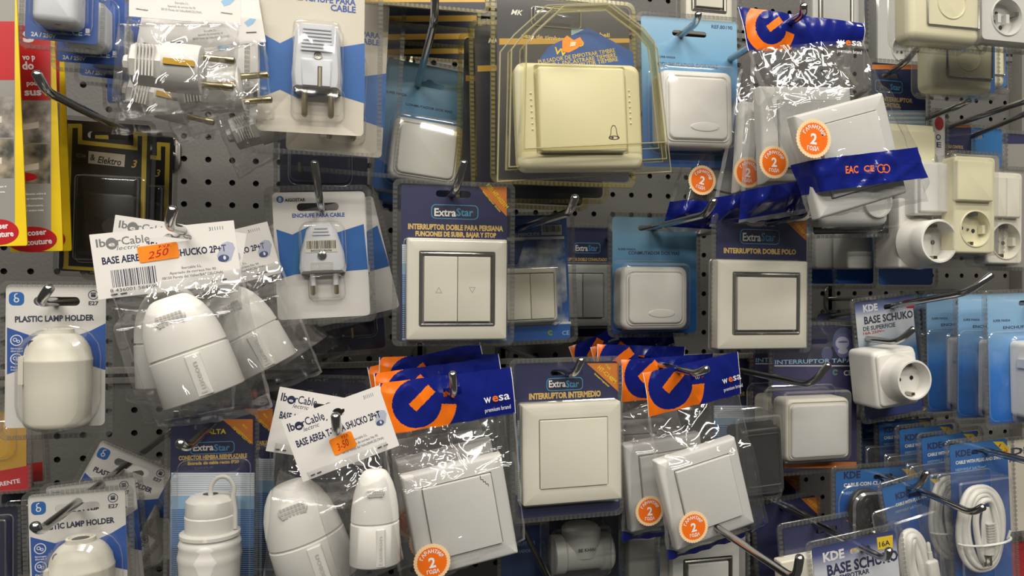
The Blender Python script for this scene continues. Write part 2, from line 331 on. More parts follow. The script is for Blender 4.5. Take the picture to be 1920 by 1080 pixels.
# ---------------------------------------------------------------- setting: perforated wall
class W0: s = 1.0; ku = kv = 1.0; face = 0
def build_wall():
    pit = 0.025; x0, z0 = -1.0, -0.72; nx, nz = 100, 58; vs_, fs, mi = [], [], []
    for i in range(nx):
        for j in range(nz):
            cx, cz = x0+(i+0.5)*pit, z0+(j+0.5)*pit; b = len(vs_); n = 8
            for k in range(n):
                a = 2*math.pi*k/n; q = max(abs(math.cos(a)), abs(math.sin(a)))
                vs_.append((cx+pit/2*math.cos(a)/q, 0, cz+pit/2*math.sin(a)/q))
            for y in (0, 0.003):
                for k in range(n):
                    a = 2*math.pi*k/n; vs_.append((cx+0.0034*math.cos(a), y, cz+0.0034*math.sin(a)))
            for k in range(n):
                l = (k+1) % n; fs.append((b+k, b+l, b+8+l, b+8+k)); mi.append(0); fs.append((b+8+k, b+8+l, b+16+l, b+16+k)); mi.append(1)
    b = len(vs_); vs_ += [(x0-0.3, 0.0045, z0-0.3), (x0+nx*pit+0.3, 0.0045, z0-0.3), (x0+nx*pit+0.3, 0.0045, z0+nz*pit+0.3), (x0-0.3, 0.0045, z0+nz*pit+0.3)]
    fs.append((b, b+1, b+2, b+3)); mi.append(1)
    me = bpy.data.meshes.new('wall_back'); me.from_pydata(vs_, [], fs); me.materials.append(MATS['board']); me.materials.append(MATS['dark_void'])
    me.polygons.foreach_set('material_index', mi); me.update()
    o = bpy.data.objects.new('wall_back', me); COL.objects.link(o); o['kind'] = 'structure'
def strip(name, x0, x1, z0, z1, y0, y1, mat):
    f = W0(); f = type('F', (), {'s': 1.0})(); mb = MB(f)
    mb.plate(((x0+x1)/2, (z0+z1)/2, x1-x0, z1-z0), 0.002, y0, y1, 0.001, mat); o = mb.build(name, None); o['kind'] = 'structure'; return o
build_wall()
a = P(900, 688, 0.0); strip('trim_1', -1.0, 1.5, a.z-0.008, a.z+0.010, 0.0003, 0.004, 'rail')
a = P(900, 20, 0.0); strip('trim_2', -1.0, 1.5, a.z-0.008, a.z+0.010, 0.0003, 0.004, 'rail')
a = P(1893, 400, 0.0); strip('trim_3', a.x, a.x+0.03, -0.7, 0.7, 0.0003, 0.02, 'rail')
# ---------------------------------------------------------------- product bodies
def wall_switch(it, R, d0, d1, mat, inner=None, bezel=None, split=False, rd=3, bev=3, parent=None, rot=0, marks=None, rmat=None, rr_in=2, name='light_switch', tiltf=0):
    """frame with one or two rockers set in a (chromed) bezel"""
    mb = it.mb(); rmat = rmat or mat; cu, cv, w, h = R
    if inner is None: inner = (cu, cv, w*0.68, h*0.68)
    iu, iv, iw, ih = inner
    H = rr(iu, iv, iw, ih, rr_in, 4, rot)
    L = [[(x, y, d) for x, y in rr(cu, cv, w-2*i, h-2*i, max(0.5, rd-i*0.4), 4, rot)] for i, d in ((0, d0), (0.4, d1-bev), (bev*0.4, d1-bev*0.3), (bev, d1))]
    L += [[(x, y, d) for x, y in rr(iu, iv, iw+2*i, ih+2*i, rr_in+1, 4, rot)] for i, d in ((1.0, d1), (0, d1-1.2), (0, d1-6))]
    mb.loft(L, mat, False, True); sw = mb.build(name, parent or it.o)
    if bezel:
        mb = it.mb(); mb.ring((iu, iv, iw, ih), rr_in, 7, d1-4, d1+2.5, bezel, rot, 4); mb.build('bezel', sw); g = 9
    else: g = 1.5
    n = 2 if split else 1; ww = (iw-2*g-(1.2 if split else 0))/n
    for k in range(n):
        mb = it.mb(); off = (k-(n-1)/2)*(ww+1.2); c, s_ = math.cos(math.radians(rot)), math.sin(math.radians(rot))
        Rk = (iu+off*c, iv+off*s_, ww, ih-2*g); mb.plate(Rk, 1.2, d1-5, d1+2.2+tiltf, 1.2, rmat, 3, rot)
        if marks: marks(mb, k, Rk, d1+2.3+tiltf)
        mb.build('rocker', sw)
    return sw
def outline(mb, pts, t, d, mat):
    n = len(pts); cu = sum(p[0] for p in pts)/n; cv = sum(p[1] for p in pts)/n
    q = [(cu+(x-cu)*(1-t), cv+(y-cv)*(1-t)) for x, y in pts]
    mb.poly(pts, d, mat, [q])
def line(mb, a, b, t, d, mat):
    dx, dy = b[0]-a[0], b[1]-a[1]; L = math.hypot(dx, dy) or 1; nx, ny = -dy/L*t/2, dx/L*t/2
    mb.poly([(a[0]-nx, a[1]-ny), (b[0]-nx, b[1]-ny), (b[0]+nx, b[1]+ny), (a[0]+nx, a[1]+ny)], d, mat)
def stripes(mb, x0, x1, y0, y1, pitch, mat, d):
    y = y0
    while y < y1:
        mb.shape([(x0, y), (x1, y), (x1, y+pitch*0.45), (x0, y+pitch*0.45)], mat, d); y += pitch
def star_print(corner, cornertext, logo, lines, low, navy_to=None, low_sides=True):
    """navy printed face: orange corner flash, framed word mark, gold lines of text, striped lower part"""
    def f(mb):
        it = mb.it; d = it.face
        if low: mb.shape(low, 'lightblue', d)
        if low:
            ys = [p[1] for p in low]; xs = [p[0] for p in low]; y = min(ys); i = 0; H = max(ys)-min(ys)
            while y < max(ys)-4:
                t = (y-min(ys))/H; mt = 'white_ink' if t < 0.18 else ('lightblue' if t < 0.3 else ('blue_line' if t < 0.62 else ('kde_deep' if t < 0.85 else 'navy')))
                mb.shape([(min(xs), y+0.8), (max(xs), y+0.8), (max(xs), y+3.4), (min(xs), y+3.4)], mt, d+0.12); y += 4
        if corner: mb.shape(corner, 'orange', d+0.15)
        if cornertext:
            for (t, x, y, w, c, rot) in cornertext: mb.text(t, x, y, w, c, 'yellow', d+0.3, 'c', 0.03, 0, rot)
        if logo:
            x0, y0, x1, y1 = logo; R = it.R(x0, y0, x1, y1, d); h = R[3]
            mb.poly(rr(R[0], R[1], R[2], R[3], h*0.3), d+0.15, 'cyan'); mb.poly(rr(R[0], R[1], R[2]-3, R[3]-3, h*0.26), d+0.3, 'deepnavy')
            yb = y1-(y1-y0)*0.24; xm = x0+(x1-x0)*0.52
            mb.text('Extra', x0+(x1-x0)*0.06, yb, (x1-x0)*0.46, (y1-y0)*0.55, 'white_ink', d+0.45, 'l', 0.025); mb.text('Star', xm+1, yb, (x1-x0)*0.36, (y1-y0)*0.55, 'cyan', d+0.45, 'l', 0.02)
        for (t, x, y, w, c) in lines: mb.text(t, x, y, w, c, 'gold', d+0.2, 'l', 0.045)
    return f
def zigzag(mb, upper, lower, mat, split=None, mat2=None):
    mb.shape(upper+lower[::-1], mat)
def pin(mb, c, d, L, r, mat, n=14, ang=180, base=None):
    """round contact pin lying in the card plane"""
    prof = [(0, r), (L-r, r), (L-r*0.4, r*0.85), (L, r*0.4)]
    mb.lathe(c, d, ang, prof, mat, n)
def schuko_face(mb, c, r, d, mat, dark='dark_void', rim=3, depth=16, ry=1.0, gang=90):
    """round socket well with two holes, guide notches and earth clips"""
    mb.lathe_d(c, [(r+rim, d), (r+rim*0.7, d+1.2), (r+rim*0.2, d+1.2), (r, d), (r*0.97, d-depth), (0.5, d-depth)], mat, 32, ry, False, True)
    ca, sa = math.cos(math.radians(gang)), math.sin(math.radians(gang)); f = d-depth+0.3
    for sg in (1, -1):
        mb.poly(circ(c[0]+sg*r*0.42*sa, c[1]-sg*r*0.42*ca*ry, r*0.13, 14), f, dark)
        u, v = c[0]+sg*r*0.86*ca, c[1]+sg*r*0.86*sa*ry
        mb.box(u, v, r*0.22, r*0.2, f, f+depth*0.8, 'steel')
        mb.box(c[0]+sg*r*0.85*sa, c[1], r*0.22, r*0.5, f, f+depth*0.6, mat)
    mb.box(c[0], c[1], r*0.12, r*0.12, f, f+2, 'steel')
# -- clear bags
def film_sheet(it, quad, bulge, mat, seed, back=False, nx=52, ny=60, crk=1.0, name='plastic_film', edge=1.5, parent=None, dbase=0.0, bands=None, sag=0.0, floor=None):
    """front and back sheet of a thin clear bag: pillow shape with sharp crinkles, wavy rim; quad = TL, TR, BR, BL places in the photograph"""
    mb = it.mb(); Q = [it.c(x, y, dbase) for x, y in quad]; rnd = random.Random(seed); ox, oy = rnd.uniform(-50, 50), rnd.uniform(-50, 50)
    for side in ((1, -1) if back else (1,)):
        vs_ = []
        for j in range(ny+1):
            t = j/ny
            for i in range(nx+1):
                s_ = i/nx
                a = [Q[0][k]*(1-s_)+Q[1][k]*s_ for k in (0, 1)]; b = [Q[3][k]*(1-s_)+Q[2][k]*s_ for k in (0, 1)]
                u, v = a[0]*(1-t)+b[0]*t, a[1]*(1-t)+b[1]*t
                e = min(1, 6*s_*(1-s_))*min(1, 5*t*(1-t)+0.25*(1 if t < 0.5 else 0)) if side > 0 else 0
                pz = (math.sin(math.pi*s_)**0.6)*(min(1.0, t*2.6+0.12))*(math.sin(math.pi*min(1, (1-t)*1.35+0.001)/2)**0.5)
                d = dbase+side*bulge*pz*(1 if side > 0 else 0.12)
                if floor and side > 0:
                    g = min(1, 14*s_*(1-s_))*max(0, min(1, (t-floor[1])*6))*min(1, (1-t)*9); g = g*g*(3-2*g); d = max(d, dbase+floor[0]*g)
                amp = crk*(0.35+0.65*(4*s_*(1-s_))); dz = 2.0
                for (a_, b_, c_, e_, k_, h_) in ((0.020, 0.008, -0.004, 0.006, 2.8, 6.5), (0.024, -0.016, 0.006, 0.009, 3.0, 4.2), (0.008, 0.003, -0.008, 0.026, 3.0, 2.0)):
                    nz = noise.noise(Vector((u*a_+v*b_+ox, u*c_+v*e_+oy, side*3.0+h_))); q_ = max(0.0, 1-k_*abs(nz)); dz += h_*q_*q_
                d += amp*(dz+1.3*noise.noise(Vector((u*0.03+ox, v*0.03, side*2.0))))
                w = 2.2*noise.noise(Vector((s_*9+ox, t*9+oy, 5.0)))
                if i in (0, nx): u += w*edge
                if j == ny: v += (w*1.4+sag*math.sin(math.pi*s_))*edge
                vs_.append((u, v, d))
        fs = []; ms = {}
        for j in range(ny):
            for i in range(nx):
                k = j*(nx+1)+i; f = (k, k+nx+1, k+nx+2, k+1) if side > 0 else (k, k+1, k+nx+2, k+nx+1)
                m = mat if side > 0 else 'film_back'
                if side > 0 and (i in (0, nx-1) or j == ny-1): m = 'film_edge'
                if bands and side > 0:
                    for (t0, t1, bm, slope) in bands:
                        tt = (j+0.5)/ny+slope*((i+0.5)/nx-0.5)
                        if t0 <= tt < t1: m = bm
                ms.setdefault(m, []).append(f)
        first = True; base = len(mb.v)
        mb.v += vs_
        for m, ff in ms.items():
            kk = mb.mi(m)
            for f in ff: mb.f.append(tuple(x+base for x in f)); mb.m.append(kk)
    return mb.build(name, parent or it.o, 60)
def guarantee(it, c, r, d, rot=0, name='guarantee_sticker'):
    """round scalloped orange sticker"""
    mb = it.mb(); n = 72
    mb.slab([(c[0]+(r+(0.9 if i % 2 else -0.5))*math.cos(2*math.pi*i/n), c[1]+(r+(0.9 if i % 2 else -0.5))*math.sin(2*math.pi*i/n)) for i in range(n)], d-0.6, d, 'sticker_rim')
    mb.poly([(c[0]+r*(0.84 if i % 2 else 0.79)*math.cos(2*math.pi*i/n), c[1]+r*(0.84 if i % 2 else 0.79)*math.sin(2*math.pi*i/n)) for i in range(n)], d+0.15, 'sticker')
    mb.arc_text('ГАРАНТИЯ', c, r*0.52, 152+rot, 28+rot, r*0.2, 'white_ink', d+0.35, 0.03)
    mb.text('2', c[0], c[1]-r*0.28, None, r*0.56, 'white_ink', d+0.35, 'c', 0.03, 0, rot, local=True)
    mb.text('ГОДА', c[0]-r*0.0*math.sin(math.radians(rot)), c[1]-r*0.6, r*0.7, r*0.2, 'white_ink', d+0.35, 'c', 0.03, 0, rot, local=True)
    return mb.build(name, it.o)
def price_tag(it, x, y, w, h, d, rot, txt, name='price_sticker'):
    mb = it.mb(); c = it.c(x, y, d); mb.slab(rr(c[0], c[1], w, h, 4, 3, rot), d-0.6, d, 'orange_hi')
    mb.text(txt, c[0], c[1]-h*0.28, w*0.55, h*0.45, 'red', d+0.2, 'c', 0.0, 0.35, rot+6, local=True)
    mb.text('P.V.P.', c[0]+w*0.18, c[1]+h*0.26, w*0.3, h*0.18, 'red', d+0.2, 'c', 0.02, 0, rot, local=True)
    return mb.build(name, it.o)
def ring_arc(mb, c, r0, r1, a0, a1, d, mat, n=36, clip=None, sx=1.0):
    ps = [(c[0]+sx*r1*math.cos(math.radians(a0+(a1-a0)*i/n)), c[1]+r1*math.sin(math.radians(a0+(a1-a0)*i/n))) for i in range(n+1)]
    ps2 = [(c[0]+sx*r0*math.cos(math.radians(a0+(a1-a0)*i/n)), c[1]+r0*math.sin(math.radians(a0+(a1-a0)*i/n))) for i in range(n+1)]
    if clip:
        ps = [(max(clip[0], min(clip[2], x)), max(clip[1], min(clip[3], y))) for x, y in ps]
        ps2 = [(max(clip[0], min(clip[2], x)), max(clip[1], min(clip[3], y))) for x, y in ps2]
    for i in range(n): mb.poly([ps[i], ps[i+1], ps2[i+1], ps2[i]], d, mat)
# ================================================================ left third
# ---- lamp holder packs
def lamp_print(mb):
    d = mb.it.face
    mb.shape([(13, 614), (60, 630), (95, 622), (130, 634), (170, 620), (198, 606), (198, 694), (165, 684), (110, 700), (48, 690), (13, 702)], 'aig_blue2', d+0.1)
    c = mb.it.c(31, 560, d); mb.poly(rr(c[0], c[1], 25, 25, 8), d+0.15, 'aig_blue')
    ring_arc(mb, (c[0], c[1]-2.5), 2.6, 4.6, 0, 360, d+0.3, 'white_ink', 18); ring_arc(mb, (c[0]+1, c[1]+5), 3.2, 5.0, 80, 250, d+0.3, 'white_ink', 14)
    c = mb.it.c(175, 553, d); ring_arc(mb, c, 7.6, 9.0, 0, 360, d+0.15, 'ink', 24); mb.box(c[0], c[1]+3.4, 9, 2, d, d+0.2, 'ink'); mb.box(c[0], c[1]-1.2, 8, 5.5, d, d+0.2, 'ink')
    mb.text('E27', 166, 572, 19, 7.5, 'ink', d+0.15, bold=0.03)
    mb.text('PLASTIC LAMP HOLDER', 28, 604, 148, 11, 'ink', d+0.15, bold=0.04, rot=1.5)
    for y, t in ((638, 'Stronger'), (673, 'Faster')):
        c = mb.it.c(31, y, d); ring_arc(mb, c, 8.6, 10.4, 0, 360, d+0.3, 'white_ink', 24); ring_arc(mb, (c[0]-2.5, c[1]+1), 2.2, 3.6, 0, 360, d+0.3, 'white_ink', 14); ring_arc(mb, (c[0]+3, c[1]-2), 1.6, 3.0, 0, 360, d+0.3, 'white_ink', 14)
        mb.text(t, 20, y+17, 23, 3.4, 'white_ink', d+0.3); mb.text('installation' if y > 650 else 'thread', 20, y+22, 22, 3.4, 'white_ink', d+0.3)
def lamp_pack(it):
    R = it.R(0, 528, 216, 822); cr = it.R(12, 534, 199, 800); hole = slot_hole(it.c(107, 565), 78, 17)
    pack_card(it, cr, 9, 'paper', hole, lamp_print)
    D = 26; cc = it.c(108, 798, D); body = it.mb()
    prof = [(0, 50), (3, 54), (10, 56), (70, 57), (118, 58), (120, 58.6), (123, 58.6), (125, 57), (142, 54), (155, 47), (164, 39), (169, 31), (170, 27), (178, 26), (179, 22), (176, 20)]
    body.lathe(cc, D, 0, [(t, r*0.97) for t, r in prof], 'ivory', 40, 0.8)
    body.lathe((cc[0], cc[1]+176), D, 0, [(0, 15), (0.4, 15), (0.5, 0.5)], 'dark_grey', 24, 0.8)
    body.box(cc[0]-50, cc[1]+105, 8, 50, D, D+28, 'ivory')
    lh = body.build('lamp_holder', it.o)
    mb = it.mb(); mb.lathe_d((cc[0]-34, cc[1]+150), [(6, D+24), (6, D+20), (5, D+10)], 'dark_grey', 16, 1.5, False, True); mb.build('latch_slot', lh)
    h2 = slot_hole(it.c(107, 565), 78, 17)
    R2 = (cc[0], cc[1]+85, 126, 196)
    blister(it, R, 16, h2, [(R2, 56, 72, 26, 3)], m=10)
it = Item('lamp_holder_pack', 'blister pack with upright white lamp holder, PLASTIC LAMP HOLDER card, below the sewing packets', 'lamp holder pack', 107, 668, 0.285, roll=-0.5)
lamp_pack(it); LAMP = it
hp = it.c(107, 565)
hook('chrome peg hook through the upper lamp holder card at the left edge', (107, 566), 0.285, ext=0.028, tip=(95, 537))
L0 = LAMP.o
def put(src, label, cx, cy, out, roll, yaw=0, pitch=0):
    """another copy of a pack, placed where it hangs"""
    r = dup(src, label); loc = P(cx, cy, out); m = Matrix.Rotation(math.radians(yaw), 3, 'Z') @ Matrix.Rotation(math.radians(pitch), 3, 'X') @ Matrix.Rotation(-math.radians(roll), 3, 'Y')
    r.location = loc; r.rotation_euler = m.to_euler(); return r
for o in (put(LAMP, 'front lamp holder pack of the lower cluster, cut by the bottom edge', 150, 1051, 0.275, 1.5),
          put(LAMP, 'lamp holder pack directly behind the front one of the lower cluster, upper edge showing', 183, 1020, 0.23, 5),
          put(LAMP, 'lamp holder pack tilted left with half its icon card showing, top of lower cluster', 205, 955, 0.185, -27),
          put(LAMP, 'lamp holder pack at the back of the lower cluster, leaning right, holder bulging out', 250, 965, 0.095, 7),
          put(LAMP, 'lamp holder pack lying almost sideways, corner poking out left of the lower cluster', 170, 1060, 0.14, -38)):
    o['group'] = 'lower cluster of lamp holder packs'
hook('chrome peg hook in front of the lower lamp holder cluster, pointing left', (141, 945), 0.28, ext=0.055, tip=(64, 985))
# ---- bagged cable sockets with stapled header cards
def iber(it, hq, film, bodies, price, icon=True, logo_grey=False, seed=1, title_w=216, code=True):
    """hq: header card x, y of its centre and width, height"""
    hx, hy, hw, hh = hq; c = it.c(hx, hy); mb = it.mb(); hole = euro_hole((c[0]+hw*0.03, c[1]+hh*0.30), hw*0.32, 13)
    mb.slab(rr(c[0], c[1], hw, hh, 1), 0, 1.2, 'paper', [hole]); u0, v0 = c[0]-hw/2, c[1]+hh/2; k = hw/251; d = 1.35
    q = lambda u, v: (u0+u*k, v0-v*hh/118)
    T = lambda t, u, v, w, cap, m, **a: mb.text(t, *q(u, v), w*k, cap*hh/118, m, a.pop('d', d), local=True, **a)
    lc = 'grey_ink' if logo_grey else 'ink'
    T('Ib', 9, 24, 16, 15, lc, bold=0.02); T('rCable', 44, 24, 56, 15, lc, bold=0.01); T('lectric', 42, 33, 40, 8, lc, bold=0.0, shear=0.25)
    e = q(35, 20); mb.poly(circ(e[0], e[1], 10*k, 20, 11*k), d, lc); mb.text('e', e[0], e[1]-5*k, 11*k, 9*k, 'paper', d+0.15, 'c', 0.02, local=True)
    T('311111', 205, 15, 25, 7, 'ink', bold=0.0); T('BASE AEREA T-T 16A SHUCKO 2P+T', 15, 56, title_w, 13, 'ink', bold=0.03)
    if code:
        b = q(66, 84); mb.barcode(b[0], b[1], 78*k, 32*k, d, 'ink', 4); T('8 436001 584690', 22, 108, 82, 6.5, 'ink', bold=0.0)
    T('Ibercable S.L.', 148, 80, 36, 5, 'ink', bold=0.0); T('Apartado de correos No 90', 126, 88, 82, 5, 'ink', bold=0.0); T('08150 Parets del Valles(BARCELONA)', 112, 96, 108, 5, 'ink', bold=0.0)
    for (u, v) in ((28, 112), (44, 112), (203, 108), (219, 108)):
        s_ = q(u, v); mb.box(s_[0], s_[1], 11*k, 2, d, d+1.0, 'steel', 4)
    if icon:
        a = q(229, 58); mb.poly([(a[0]-15*k, a[1]-14*k), (a[0]-2*k, a[1]-20*k), (a[0]+8*k, a[1]-16*k), (a[0]+18*k, a[1]+6*k), (a[0]+15*k, a[1]+16*k), (a[0]+6*k, a[1]+20*k), (a[0]-4*k, a[1]+17*k), (a[0]-16*k, a[1]-4*k)], d, 'lavender')
        mb.poly(circ(a[0]-5*k, a[1]-11*k, 10*k, 18, 7*k), d+0.15, 'slate'); mb.poly(circ(a[0]-3*k, a[1]-10*k, 2.5*k, 10, 4*k), d+0.3, 'paper')
    mb.build('header_card', it.o)
    if price: price_tag(it, *price)
    for i, (bx, by, bw, bl, ang, dd) in enumerate(bodies):
        D = bw*0.36+dd; cc = it.c(bx, by, D); mb = it.mb(); w = bw/2
        prof = [(0, w*0.86), (1, w*0.97), (3, w), (bl*0.44, w*0.96), (bl*0.45, w*0.90), (bl*0.465, w*0.90), (bl*0.47, w*0.95), (bl*0.6, w*0.92), (bl*0.74, w*0.84), (bl*0.86, w*0.71), (bl*0.94, w*0.57), (bl*0.985, w*0.45), (bl, w*0.34)]
        mb.lathe(cc, D, ang, prof, 'white', 40, 0.72)
        ca, sa = math.cos(math.radians(ang)), math.sin(math.radians(ang)); at = lambda t, x: (cc[0]+x*ca-t*sa, cc[1]+x*sa+t*ca)
        a = at(bl*0.22, w*0.2); mb.plate((a[0], a[1], w*0.36, bl*0.40), 2, D+w*0.5, D+w*0.73, 2, 'white', 4, ang)
        sk = mb.build('cable_socket', it.o, 50)
        mb = it.mb(); a = at(bl*0.79, 0); zz = D+w*0.74*0.72; mb.plate((a[0], a[1], w*0.72, w*0.36), w*0.18, zz-9, zz+4, 3, 'white', 5, ang)
        for r_ in range(-3, 4):
            for s_ in (-1, 0, 1):
                g = at(bl*0.79+s_*w*0.1, r_*w*0.09); mb.box(g[0], g[1], w*0.06, w*0.07, zz+3.5, zz+5, 'emboss', ang)
        mb.build('cable_grip', sk)
        mb = it.mb(); a = at(bl*0.05, w*0.26); mb.text('1uxeon', a[0], a[1], bl*0.3, w*0.14, 'emboss', D+w*0.74, 'l', 0.02, 0, ang+90, local=True); mb.build('embossed_lettering', sk)
    film_sheet(it, film, 70, 'film', seed, back=True, dbase=2.0, crk=0.9, sag=-6, floor=(max(b[2]*0.72+b[5] for b in bodies)+6, 0.12))
it = Item('bagged_cable_socket', 'bagged white cable socket with large BASE AEREA header card priced 250, front of its bunch', 'bagged socket', 314, 486, 0.315, roll=7.3)
iber(it, (314, 486, 251, 120), [(207, 545), (453, 503), (512, 762), (296, 800)], [(385, 742, 146, 190, 12, 0)], (297, 473, 70, 30, 2.2, 2, '250'), logo_grey=True, seed=3)
IB = it; pv = it.c(318, 428)
hook('chrome peg hook through the large BASE AEREA header card, tip pointing up', (342, 432), 0.315, ext=0.035, tip=(325, 388))
for i, (lab, dout, roll, du, dv) in enumerate((('bagged cable socket behind the front header card, swung left so its body shows bottom left', 0.045, -15, 4, 14), ('bagged cable socket behind, header corner showing right of the front card', 0.09, 8, 34, 6),
        ('bagged cable socket deeper in the bunch, header with black logo tilted right', 0.135, -19, 24, 12), ('bagged cable socket at the back of the bunch, bag hanging lowest on the right', 0.175, 15, 60, 4), ('bagged cable socket last on its hook, header turned steeply up', 0.235, 28, 30, 8))):
    o = dup(IB, lab, dout, du, dv, roll, pivot=pv, drop=('price_sticker',)); o['group'] = 'bunch of bagged cable sockets on the upper left hook'
it = Item('bagged_cable_socket', 'bagged white cable socket with tilted header card and orange 3-50 price, lower bunch', 'bagged socket', 640, 810, 0.325, roll=18.5)
iber(it, (640, 812, 186, 122), [(575, 885), (722, 828), (756, 1050), (640, 1090)], [(703, 1056, 92, 172, -18.5, 6)], (643, 831, 44, 32, 2.2, 4, '3-50'), icon=True, seed=8, code=False)
hook('chrome peg hook seen end-on through the tilted lower header card', (634, 798), 0.325, ext=0.03, tip=(629, 776))
it2 = Item('bagged_cable_socket', 'bagged white cable socket leaning left behind the tilted lower header card, large body at bottom', 'bagged socket', 605, 800, 0.285, roll=-12)
iber(it2, (604, 800, 180, 120), [(516, 830), (690, 850), (660, 1110), (494, 1080)], [(603, 1090, 140, 190, 30, 4)], None, seed=15, code=False)
it.o['group'] = it2.o['group'] = 'lower bunch of bagged cable sockets'
# ---- sewing product packets, far left
def sewing(it, x0, y0, x1, y1, texts, oval, reds):
    R = it.R(x0, y0, x1, y1); mb = it.mb(); mb.slab(rr(*R, 3), 0, 3, 'yellow'); d = 3.1
    mb.shape([(x0+1, y0+2), (x1-14, y0+2), (x1-14, y1-14), (x0+1, y1-14)], 'grey_print', d)
    for a in reds: mb.shape([(x0+1, a[0]), (x1-15, a[0]), (x1-15, a[1]), (x0+1, a[1])], 'red', d+0.15)
    h = y1-y0
    for a, b, m in ((0.43, 0.585, 'fabric_print'), (0.59, 0.74, 'photo_print')):
        mb.shape([(x0+1, y0+h*a), (x1-16, y0+h*a), (x1-16, y0+h*b), (x0+1, y0+h*b)], m, d+0.15)
        mb.shape([(x0+(x1-x0)*0.2, y0+h*(a+b)/2+6), (x0+(x1-x0)*0.62, y0+h*(a+b)/2-2), (x0+(x1-x0)*0.62, y0+h*(a+b)/2+10), (x0+(x1-x0)*0.2, y0+h*(a+b)/2+16)], 'paper_warm', d+0.3)
    c = mb.it.c(x0+(x1-x0)*0.25, y0+h*0.715, d); mb.poly(circ(c[0], c[1], 30, 20, 9), d+0.3, 'red')
    for (t, x, y, w, cp, m) in texts: mb.text(t, x, y, w, cp, m, d+0.5, bold=0.035, rot=3 if cp > 6 else 2)
    c = mb.it.c(oval[0], oval[1], d); mb.poly(circ(c[0], c[1], oval[2], 32, oval[3]), d+0.35, 'red')
    for (t, x, y, w, cp) in oval[4]: mb.text(t, x, y, w, cp, 'white_ink', d+0.6, bold=0.03, rot=4)
    mb.build('card', it.o)
it = Item('sewing_packet', 'red and yellow sewing packet cut by the left edge, lettering oser, in front', 'sewing packet', 0, 220, 0.245, roll=2.2)
sewing(it, -60, -30, 42, 462, [('su ropa si', -12, 352, 24, 4, 'white_ink'), ('o en casa.', -12, 362, 22, 4, 'white_ink')], (-2, 435, 33, 24, [('coser', -14, 430, 30, 11), ('couture', -18, 446, 44, 11)]), [(40, 150)])
def more_sew(cx, dx, out, lab):
    it = Item('sewing_packet', lab, 'sewing packet', cx, 225, out, roll=2.0, group='sewing packets at the left edge')
    sewing(it, cx-50, -20, cx+48, 472, [('s', cx-19, 78, 22, 30, 'white_ink'), ('vo p', cx-20, 112, 24, 11, 'white_ink'), ('do', cx-20, 130, 22, 15, 'white_ink'), ('pour', cx-12, 160, 26, 9, 'white_ink'), ('sus', cx-16, 179, 32, 14, 'white_ink'), ('facilmente, sobre si', cx-20, 366, 44, 4, 'white_ink'), ('otros materiales.', cx-20, 375, 40, 4, 'white_ink'), ('facilement,', cx-20, 388, 40, 4, 'white_ink'), ('aun entre mas', cx-20, 397, 40, 4, 'white_ink')],
           (cx-2, 449, 42, 24, [('coser', cx-10, 442, 36, 11), ('couture', cx-12, 460, 48, 11)]), [(48, 188)])
more_sew(62, 0, 0.22, 'sewing packet second from the left edge with red coser couture oval')
more_sew(78, 0, 0.185, 'sewing packet third from the left edge, only a red and yellow sliver showing')
it = Item('sewing_packet', 'yellow and red packet at the left edge below the lamp holder, lettering ARENTE', 'sewing packet', 20, 860, 0.16)
def arente(mb):
    mb.shape([(-40, 890), (58, 872), (58, 918), (-40, 930)], 'red', mb.it.face+0.1); mb.text('TRANSPARENTE', -58, 922, 96, 8, 'white_ink', mb.it.face+0.3, rot=8)
pack_card(it, it.R(-50, 770, 50, 918), 6, 'mustard', None, arente); blister(it, it.R(-60, 764, 62, 926), 10, None, [(it.R(-40, 790, 30, 860), 20, 20, 8)], m=7)
it = Item('sewing_packet', 'narrow red and grey packet behind the yellow ARENTE packet, left edge', 'sewing packet', 60, 850, 0.13, roll=3)
pack_card(it, it.R(10, 760, 80, 905), 5, 'grey_photo', None, lambda mb: mb.shape([(20, 872), (80, 866), (80, 902), (20, 905)], 'red', mb.it.face+0.1)); blister(it, it.R(4, 755, 92, 914), 10, None, [], m=6)
it = Item('dark_blister_pack', 'dark blister pack in the bottom left corner', 'blister pack', 10, 1020, 0.15)
pack_card(it, it.R(-40, 950, 34, 1110), 6, 'deepnavy'); blister(it, it.R(-50, 945, 42, 1120), 10, None, [(it.R(-30, 965, 26, 1100), 8, 26, 6)], m=6)
dup(it, 'dark blister pack behind the bottom left corner one, edge only', 0.025, 14, 10)
